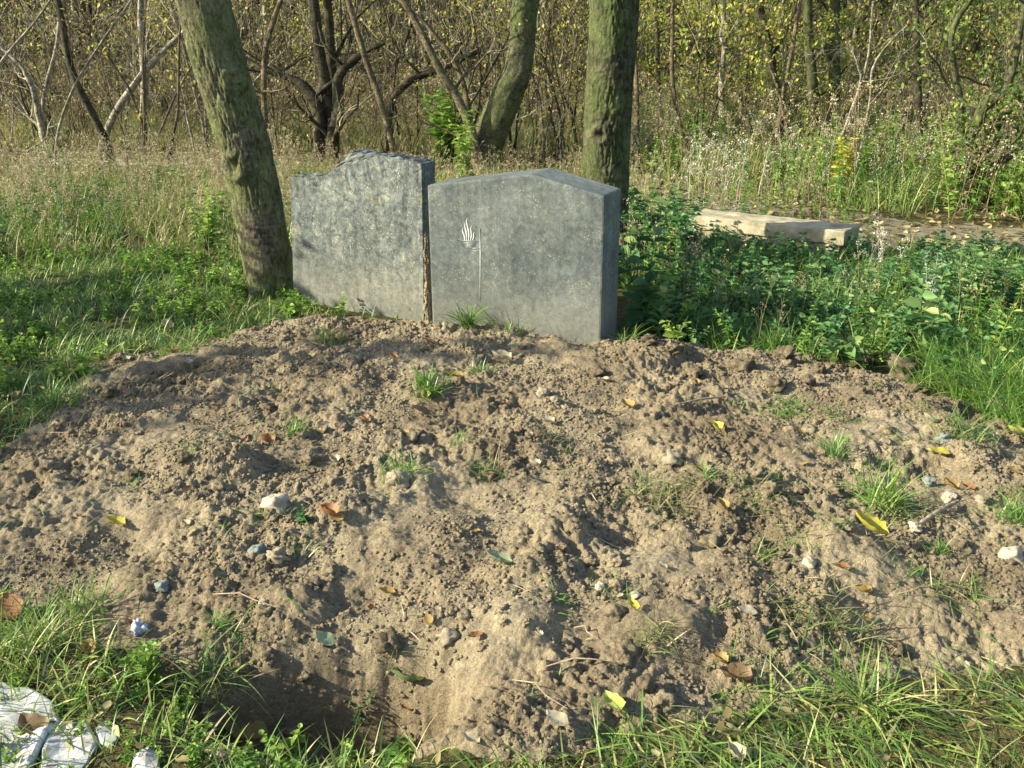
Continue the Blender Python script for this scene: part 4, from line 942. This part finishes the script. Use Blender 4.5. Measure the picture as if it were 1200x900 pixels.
TUFTS = [('dark spreading grass tuft at the foot of the peaked gravestone under the carved flame', 548, 380, .17, 70, .02, (.3, 1.3), 'grass', (.003, .006), .25),
 ('thin upright grass tuft at the foot of the peaked gravestone near its right end', 650, 384, .15, 24, .015, (.05, .9), 'grass', (.003, .006), .3),
 ('bright green tuft on the soil below the gap between the gravestones', 500, 462, .12, 60, .025, (.1, 1.1), 'grass_bright', (.003, .006), .4),
 ('small green tuft right of the bright tuft under the gravestones', 563, 436, .08, 40, .02),
 ('green tuft with yellowed blades on the soil left of the middle', 468, 556, .09, 60, .03),
 ('flat wispy tuft in the middle of the dug soil', 570, 556, .09, 80, .03, (.6, 1.4), 'grass_cut', (.0014, .003), .3),
 ('thin green tuft on the soil left of the bright tuft', 343, 508, .09, 28, .02),
 ('grass patch hanging over the dug bank in the upper left soil', 215, 412, .14, 90, .06, (.4, 1.3), 'grass'),
 ('grass tuft on the soil below the lawn at the left edge', 60, 482, .16, 120, .06, (.2, 1.2), 'grass'),
 ('flattened grass patch in the soil of the upper right', 925, 482, .12, 70, .05, (.7, 1.4), 'grass_bright'),
 ('small upright tuft left of the big fan shaped tuft', 978, 532, .09, 45, .02),
 ('big fan shaped grass tuft on the right side of the soil', 1035, 592, .16, 110, .03, (.1, 1.25), 'grass_bright', (.002, .0045), .55),
 ('trampled grass patch left of the big fan shaped tuft', 895, 572, .10, 90, .06, (.7, 1.45), 'grass_cut', (.0015, .0035), .2),
 ('pale wispy tuft right of the middle of the soil', 785, 590, .10, 90, .05, (.4, 1.4), 'grass_cut', (.0015, .0035), .35),
 ('curled torn tuft in the soil near the middle right', 745, 580, .10, 40, .03, (.8, 1.45), 'grass_cut'),
 ('torn straw coloured clump low on the right side of the soil', 985, 735, .10, 110, .04, (.5, 1.45), 'grass_cut', (.0015, .0035), .4),
 ('torn pale blades beside the straw coloured clump', 930, 715, .10, 40, .03, (.9, 1.5), 'grass_cut'),
 ('lying grass blades right of the straw coloured clump', 1090, 685, .11, 50, .04, (.8, 1.5), 'grass_cut'),
 ('short green tuft at the right edge of the soil', 1190, 610, .10, 70, .03),
 ('green grass clump at the right edge under the tall grass', 1130, 510, .13, 90, .06, (.4, 1.3), 'grass'),
 ('dark grass clump under the pale clods at the upper right', 905, 410, .16, 130, .07, (.2, 1.2), 'grass_bright'),
 ('fan of long grass at the lower right edge of the soil', 1020, 830, .16, 110, .03, (.5, 1.4), 'grass', (.002, .005), .55),
 ('tuft of thin blades at the left end of the upper soil', 385, 400, .10, 60, .04, (.2, 1.2), 'grass'),
 ('sparse tuft at the left edge above the corner grass', 95, 720, .12, 60, .03, (.1, 1.1), 'grass'),
 ('tall straw blades standing in the lower left corner grass', 30, 770, .17, 90, .05, (.1, 1.2), 'grass', (.0018, .004), .6),
 ('grass blades reaching into the hollow from the lower left', 255, 800, .13, 60, .03, (.3, 1.3), 'grass', (.0018, .004), .5),
 ('small sprouting tuft on the soil in the lower right', 1100, 648, .05, 24, .01)]
for t_ in TUFTS: tuft(*t_)
rt2 = random.Random(12)
for i in range(44):
    px = rt2.uniform(620, 1190) if i < 32 else rt2.uniform(150, 620); py = rt2.uniform(450, 760)
    q = G(px, py)
    if sdist(np.array([q[0]]), np.array([q[1]]), SOIL)[0] < .08: continue
    tuft('tiny half buried grass sprout on the bare soil', px, py, rt2.uniform(.04, .09), rt2.randint(10, 34), rt2.uniform(.01, .035), (.4, 1.45), rt2.choice(['grass_cut', 'grass_bright']), (.0014, .0032), .4)
for px, py in ((400, 372), (430, 374), (575, 384), (600, 388), (680, 396), (735, 400)):
    tuft('small grass sprout along the foot of the gravestones', px, py, rt2.uniform(.06, .11), rt2.randint(14, 40), .03, (.1, 1.2), 'grass', (.002, .004), .35)

# ------------------------------------------------------------------ fallen leaves
def leafmesh(seed, curl):
    rgl = np.random.default_rng(seed); n = 20; t = np.linspace(0, 1, n//2)
    w = .36*np.sin(np.pi*t**.8)**.85*(1+.10*np.sin(t*28+seed)); yv = t-.5
    ns = 5; V = []
    for i in range(len(t)):
        for j in range(ns):
            u = j/(ns-1)*2-1; x = u*w[i]; z = curl*(u*u*w[i]*1.2)+curl*.5*(t[i]-.5)**2*2+.03*rgl.normal()
            V.append((x+.03*math.sin(t[i]*5+seed), yv[i], z))
    i = np.arange(len(t)*ns).reshape(len(t), ns); Q = np.stack([i[:-1, :-1], i[:-1, 1:], i[1:, 1:], i[1:, :-1]], -1).reshape(-1, 4)
    acc = Acc(); acc.add(np.array(V), Q, None, np.clip(rgl.normal(.5, .2, len(V)), 0, 1))
    st = np.array([[0, -.5, .0], [.02, -.65, .02], [.05, -.8, .05]]); acc.add(*tubes(st, np.array([.012, .009, .007]), 4, [.2])); return acc.mesh('fallen_leaf', True)
LM = {}
def fleaf(px, py, size, col, label=None, group=None, P=None, rz=None, tilt=.22):
    p = G(px, py) if P is None else P; s_ = random.randrange(6); key = (s_, col)
    if key not in LM: LM[key] = leafmesh(s_, .2+.18*s_); LM[key].materials.append(M['fl_'+col])
    o = obj('fallen_leaf', LM[key]); L_ = size*np.linalg.norm(p-CAM)/FPX*1.08
    o.location = (p[0], p[1], p[2]+L_*.26+.003); o.scale = (L_*.95, L_, L_); o.rotation_euler = (random.uniform(-tilt, tilt)+.30, random.uniform(-tilt, tilt)*.6, random.uniform(0, 6.28) if rz is None else rz)
    return tag(o, label, 'leaf', group)
HL = [(1016, 629, 38, 'yellow', 'large bright yellow curled leaf left of the pale root', 1.1), (1100, 537, 22, 'yellow', 'yellow leaf lying alone above the pale root', 1.2), (583, 666, 30, 'grey-green', 'pale grey green leaf in the middle of the lower soil', 1.4),
 (717, 833, 32, 'yellow-green', 'round yellow green leaf at the top of the lower right grass', .4), (652, 851, 28, 'pale', 'pale scalloped leaf at the bottom beside the round yellow green leaf', .8), (381, 758, 25, 'grey-green', 'pale green pointed leaf on the far wall of the hollow', 1.2),
 (742, 714, 16, 'yellow', 'yellow leaf in the shaded dip right of the soil ridge', .3), (502, 731, 15, 'ochre', 'ochre leaf standing on edge right of the hollow', .1), (557, 751, 18, 'orange', 'orange leaf curled against the soil ridge', 2.), (453, 700, 18, 'ochre', 'ochre leaf above the right end of the hollow', 1.5),
 (477, 809, 36, 'green', 'long green leaf lying in the right end of the hollow', 1.5), (476, 837, 16, 'orange', 'small orange leaf at the bottom of the hollow', 1.), (552, 873, 20, 'pale', 'pale tan leaf at the lower edge of the soil', 1.), (12, 722, 36, 'orange', 'big orange brown leaf at the left edge in the corner grass', .5),
 (195, 388, 17, 'pale', 'white looking leaf on the grass bank left of the soil', 1.2), (220, 429, 14, 'pale', 'pale leaf on the upper left soil bank', .8), (147, 425, 12, 'pale', 'pale leaf at the border of lawn and soil', 1.), (312, 523, 16, 'orange', 'orange leaf on the soil left of the middle', 1.7),
 (135, 620, 22, 'yellow', 'yellow leaf on the shaded soil at the left', 1.4), (384, 610, 24, 'orange', 'orange curled leaf beside the blue green weed', 1.2), (396, 614, 18, 'ochre', 'ochre leaf touching the orange curled leaf', .4), (218, 618, 12, 'pale', 'small pale leaf chip on the soil right of the yellow leaf', .9),
 (510, 551, 16, 'pale', 'cream leaf right of the green and yellow tuft', 1.5), (498, 470, 16, 'yellow-green', 'yellow green leaf under the bright tuft', .2), (532, 447, 20, 'ochre', 'ochre folded leaf right of the bright tuft', 1.4), (586, 427, 24, 'pale', 'long pale curled leaf beside the small green tuft', 1.5), (494, 489, 24, 'brown', 'long brown leaf below the bright tuft', 1.6),
 (427, 497, 13, 'orange', 'small orange leaf right of the thin green tuft', .7), (460, 422, 13, 'orange', 'small orange leaf on the soil below the broken gravestone', .7), (641, 500, 16, 'pale', 'cream leaf on the soil under the middle hollow', 1.4), (626, 549, 13, 'pale', 'small cream leaf right of the wispy tuft', 1.1), (735, 481, 20, 'ochre', 'tan leaf standing in the upper soil right of the middle', .5),
 (875, 724, 22, 'pale', 'white crumpled leaf on the lower right soil', 1.3), (842, 781, 18, 'ochre', 'tan leaf at the upper edge of the lower right grass', 1.), (860, 806, 34, 'brown', 'brown curled leaf in the lower right grass edge', 1.4), (840, 508, 17, 'yellow', 'yellow leaf in the shaded dip of the upper right soil', .3),
 (1188, 516, 22, 'yellow-green', 'yellow green leaf at the right edge of the soil', 1.5), (1088, 498, 18, 'pale', 'cream leaf near the upper right clods', 1.4), (1112, 574, 16, 'ochre', 'tan leaf just above the pale root', 1.), (1133, 576, 16, 'orange', 'orange leaf right above the pale root', .4), (1187, 557, 16, 'ochre', 'tan leaf at the right edge below the yellow green one', 1.),
 (985, 671, 16, 'orange', 'orange leaf low on the soil left of the lying blades', 1.4), (1010, 700, 18, 'ochre', 'ochre leaf on top of the straw coloured clump', 1.5), (775, 668, 13, 'pale', 'small pale leaf right of the middle of the soil', 1.), (845, 600, 18, 'ochre', 'tan leaf left of the trampled grass patch', .4), (815, 555, 15, 'brown', 'brown leaf on the soil left of the trampled grass', .9),
 (390, 545, 15, 'pale', 'pale leaf chip on the soil under the thin green tuft', .9), (80, 445, 17, 'yellow', 'yellow leaf in the grass left of the soil', 1.), (20, 470, 15, 'ochre', 'ochre leaf in the grass at the left edge', .6), (40, 862, 34, 'brown', 'brown dead leaf lying on the white rubble', 1.), (105, 770, 24, 'ochre', 'tan leaf in the corner grass above the white rubble', .8), (285, 875, 52, 'ochre', 'long tan curled leaf at the bottom left of the hollow', 1.5), (860, 893, 26, 'pale', 'cream stone like leaf at the very bottom edge', .4)]
for px, py, s_, c, lab, rz in HL: fleaf(px, py, s_, c, lab, 'fallen leaves on the dug soil', rz=rz)
cols = ['pale', 'ochre', 'brown', 'orange']
for i in range(90):
    x = random.uniform(-2.4, 2.7); y = random.uniform(1.9, 4.8)
    if sdist(np.array([x]), np.array([y]), SOIL)[0] < .05: continue
    p = np.array([x, y, float(Hat(x, y))]); c = random.choice(cols); pc = 'tiny %s leaf scrap lying on the dug soil among the crumbs' % c
    fleaf(0, 0, random.uniform(5, 11), c, pc, 'tiny leaf scraps on the dug soil', P=p)

# ------------------------------------------------------------------ stones, clods, root
Ph = np.array([[HOLE[0]+.25*a_*math.cos(b_), HOLE[1]+.13*a_*math.sin(b_), 0] for a_, b_ in zip(np.random.default_rng(8).random(110)**.6*1.15, np.random.default_rng(9).uniform(0, 6.28, 110))])
Ph[:, 2] = Hat(Ph[:, 0], Ph[:, 1]); sz = .006+.022*np.random.default_rng(10).random(110)**2
tag(inst(L2, Ph, RNG.uniform(0, 6.28, 110), sz).build('soil_clods', M['soil'], smooth_=True), 'lumps of dark earth fallen into the hollow', 'soil', kind='stuff')
def rock(name, label, px, py, size, mat, cat, group, k=None, sink=.25):
    p = G(px, py); s_ = size*np.linalg.norm(p-CAM)/FPX/2; V, Q, T, A = (L3+L2)[random.randrange(8) if k is None else k]
    o = obj(name, mesh(name, V, Q, T, None, True), M[mat]); o.scale = (s_,)*3; o.location = (p[0], p[1], p[2]+s_*sink); o.rotation_euler = (0, 0, random.uniform(0, 6.28)); tag(o, label, cat, group)
ROCKS = [('pale flat stone on the soil left of the middle', 323, 595, 26, 'pebble_pale'), ('green grey pebble left of the middle of the soil', 302, 649, 17, 'pebble_grey'), ('brown rounded stone right of the green grey pebble', 325, 655, 22, 'pebble'), ('whitish pebble on the far rim of the hollow', 309, 708, 11, 'pebble_pale'),
 ('grey pebble in the lower left soil near the corner grass', 190, 689, 14, 'pebble_grey'), ('tan stone right of the hollow', 525, 749, 22, 'pebble'), ('small grey pebble in the right of the lower soil', 704, 690, 12, 'pebble_pale'), ('cream pebble above the dipped yellow leaf', 745, 701, 13, 'pebble_pale'),
 ('round brown stone in the upper soil right of the middle', 637, 463, 18, 'pebble'), ('smaller stone beside the round brown one', 651, 471, 12, 'pebble'), ('broad earthy stone beside the green and yellow tuft', 468, 567, 30, 'pebble'), ('rounded stone on the right side of the upper soil', 790, 540, 20, 'pebble'),
 ('angular pale stone at the upper right border', 1165, 480, 24, 'pebble_pale'), ('small dark stone right of the pale root', 1150, 588, 12, 'pebble'), ('whitish stone behind the pale root', 1112, 586, 16, 'pebble_pale'), ('grey stone left above the pale root', 1088, 567, 14, 'pebble_grey'), ('grey pebble among the lumps at the upper right', 1106, 515, 14, 'pebble_grey'),
 ('pale round stone low on the right soil', 949, 661, 14, 'pebble_pale'), ('white pebble near the right edge of the soil', 1185, 655, 20, 'pebble_pale'), ('small white stone left of the wispy middle tuft', 617, 551, 8, 'pebble_pale')]
for lab, px, py, s_, m_ in ROCKS: rock('stone', lab, px, py, s_, m_, 'stone', 'stones on the dug soil')
CLODS = [('big double lump of earth at the upper right edge beside the grass', 1055, 440, 44), ('tall lump of earth in front of the standing grey leaf', 1015, 425, 36), ('lump of earth under the dark grass clump', 920, 418, 26), ('pointed lump of earth between the dark grass and the round leaved weed', 960, 437, 22), ('pale lump of earth on the upper right border', 870, 434, 32), ('lump of earth left of the pale one on the upper right border', 815, 440, 24), ('lump of earth beside the lower right corner of the peaked gravestone', 762, 402, 24),
 ('crumbly lump right of the gravestone corner lump', 790, 412, 20), ('lump of earth on the pile right under the weeds', 868, 408, 30), ('flat lump of earth on the upper right slope', 945, 450, 24), ('lump with a pale top on the upper right slope', 910, 455, 28), ('lump of earth left of the green clump at the right edge', 1075, 460, 24), ('lump of earth near the right border grass', 1120, 455, 28), ('lump of earth near the middle of the upper soil', 700, 440, 24),
 ('lump of earth in the lower soil right of the hollow', 455, 755, 34), ('round lump of earth on the left soil', 155, 560, 22), ('lump of earth in the left soil under the lawn', 130, 463, 22), ('lump of earth on the left soil slope', 215, 540, 20), ('lump of earth low in the right soil', 1050, 800-35, 22), ('earth lump right of the ridge near the bottom grass', 755, 805, 24)]
for lab, px, py, s_ in CLODS: rock('earth_clod', lab, px, py, s_*.74, 'soil', 'clod', 'larger lumps of earth on the dug soil', sink=.35)
p1_ = G(1072, 624); p2_ = G(1122, 592)
rp = np.stack([p1_+[0, 0, .012], p1_*.66+p2_*.34+[0, 0, .022], p1_*.33+p2_*.67+[0, 0, .02], p2_+[0, 0, .014]]); S_ = smoothpath(np.c_[rp, [.009, .007, .008, .006]], 24)
root = empty('root_piece', p1_, 'short broken root with a pale knobbly end on the right side of the soil', 'root')
V, Q, _, A = tubes(S_[:, :3]-p1_, S_[:, 3]*(1+.2*np.sin(np.arange(24)*1.9)), 9); obj('root', mesh('root', V, Q, smooth_=True), M['root'], root)
V, Q, T, A = L3[2]; o = obj('root_knob', mesh('root_knob', V*.018+[0, 0, .014], Q, T, None, True), M['pebble_pale'], root)
p1_ = G(850, 468); p2_ = G(790, 478); acc = Acc().add(*tubes(np.stack([p1_*0+[0, 0, .012], (p2_-p1_)*.5+[0, 0, .018], (p2_-p1_)+[0, 0, .01]]), np.array([.004, .0045, .003]), 6))
o = acc.build('twig', M['root']); o.location = p1_; tag(o, 'thin brown twig lying on the upper right soil', 'twig')
p1_ = G(880, 400-2); 
def twig(label, a_, b_, r=.002, mat='root'):
    p1_ = G(*a_); p2_ = G(*b_); d_ = p2_-p1_; d_[2] += 0
    o = Acc().add(*tubes(np.stack([np.array([0, 0, .008]), d_*.35+[.01, .01, .02], d_*.7+[-.01, 0, .02], d_+[0, 0, .008]]), np.array([r, r, r*.8, r*.5]), 5)).build('twig', M[mat]); o.location = p1_; tag(o, label, 'twig')
twig('long thin root fibre along the far rim of the hollow', (250, 700), (325, 716)); twig('thin pale stalk crossing the lower soil right of the ridge', (600, 800), (665, 835), .0015)
twig('straight thin stick lying low in the middle right soil', (640, 785), (720, 780), .0022); twig('pale straw stick on the soil right of the ridge', (672, 740), (700, 752), .002)
# white rubble bottom left and wrapper
def rubble(label, pixpoly, z, t, n_):
    pts_ = [gpt(x, y, z) for x, y in pixpoly]; F = np.array(pts_)
    o = slab_obj('broken_slab', F, np.array([0, 0, -1.]), t, M['rubble'], label, 'rubble', .004, rough=.011); tag(o, group='broken white slab pieces in the lower left corner'); return o
zc = float(Hat(*flat(40, 850)))
rubble('broken white slab piece in the lower left corner, the largest of three', [(-60, 905), (-40, 800), (0, 800), (35, 806), (62, 824), (68, 845), (52, 858), (40, 885), (10, 930)], zc+.020, .06, 1)
rubble('white slab piece right of the largest one in the lower left corner', [(48, 905), (58, 858), (75, 846), (98, 850), (112, 866), (104, 890), (88, 910)], zc+.014, .05, 2)
rubble('small white slab chip between the larger pieces and the leafy corner weed', [(118, 868), (112, 852), (124, 843), (140, 850), (138, 866), (128, 872)], zc+.012, .03, 4)
rubble('small white slab piece at the bottom edge in the lower left grass', [(150, 915), (155, 884), (176, 872), (188, 884), (184, 912)], zc+.016, .04, 3)
p = G(165, 745); V, Q, T, A = lump(90, 3, .6); o = obj('wrapper', mesh('wrapper', V*[.018, .014, .03], Q, T, None), M['wrapper']); o.location = p+[0, 0, .02]; tag(o, 'crumpled bluish white scrap of plastic above the leafy corner weed', 'litter')

# bushes left of the frame that throw the shade over the lawn
for i, (x, y, s_) in enumerate(((-5.1, 4.55, 1.9), (-5.5, 5.35, 2.1))):
    k = weed(500+i, 1.0, 26, .10, .05, .6, 22, .4); V, Q, T, A = k
    r_ = empty('leafy_bush', (x, y, float(Hat(x, y))), 'head high green bush outside the left edge of the lawn', 'bush', 'bushes beside the lawn'); r_.scale = (s_,)*3
    obj('foliage', mesh('foliage', V, Q, T, A), M['weed'], r_)

rg = np.random.default_rng(77)
for (x, y, sd0) in ((-7.3, 1.8, 7), (-8.0, 2.5, 8), (-6.9, 3.1, 9)):  # unseen trees added left of the frame to dapple the soil with shade
    out, rg_ = bushtpl(600+sd0, 4, 2.6, .25, (9, 7, 4), r=.04); o0 = np.zeros(3)
    rt_ = empty('tree', (x, y, float(Hat(x, y))), 'unseen half bare young tree added outside the left edge to shade the soil', 'tree', 'added shade trees outside the left edge')
    for q_ in out[0]: Acc().add(*tubes(q_[0], q_[1], 8)).build('trunk', M['bark_dark'], rt_, True)
    treeparts(out, o0, (1, 2), 3).build('crown', M['twig'], rt_); leafy(out, o0, (1, 2), 5200, .10, rg_).build('leaves', M['autumn'], rt_)

# ------------------------------------------------------------------ light
EL, AZ = 28.0, 10.0        # elevation; light travels towards +X, turned AZ towards +Y
sd_ = bpy.data.lights.new('sun', 'SUN'); sd_.energy = 5.0; sd_.angle = R(.53); sd_.color = (1, .915, .69)
so = bpy.data.objects.new('sun', sd_); COL.objects.link(so)
trav = Vector((math.cos(R(EL))*math.cos(R(AZ)), math.cos(R(EL))*math.sin(R(AZ)), -math.sin(R(EL))))
so.rotation_euler = trav.to_track_quat('-Z', 'Y').to_euler(); so.location = (-20, -5, 12)
w = bpy.data.worlds.new('World'); SC.world = w; w.use_nodes = True; nt = w.node_tree
sky = nt.nodes.new('ShaderNodeTexSky'); sky.sky_type = 'NISHITA'; sky.sun_disc = False; sky.sun_elevation = R(EL)
tosun = -trav; sky.sun_rotation = math.atan2(tosun.x, tosun.y)
sky.air_density = 1.2; sky.dust_density = 1.5
bg = nt.nodes['Background']; bg.inputs[1].default_value = .105; nt.links.new(sky.outputs[0], bg.inputs[0])
vs = SC.view_settings; vs.view_transform = 'Standard'; vs.look = 'None'; vs.gamma = 1; vs.use_curve_mapping = False; vs.exposure = 1.38
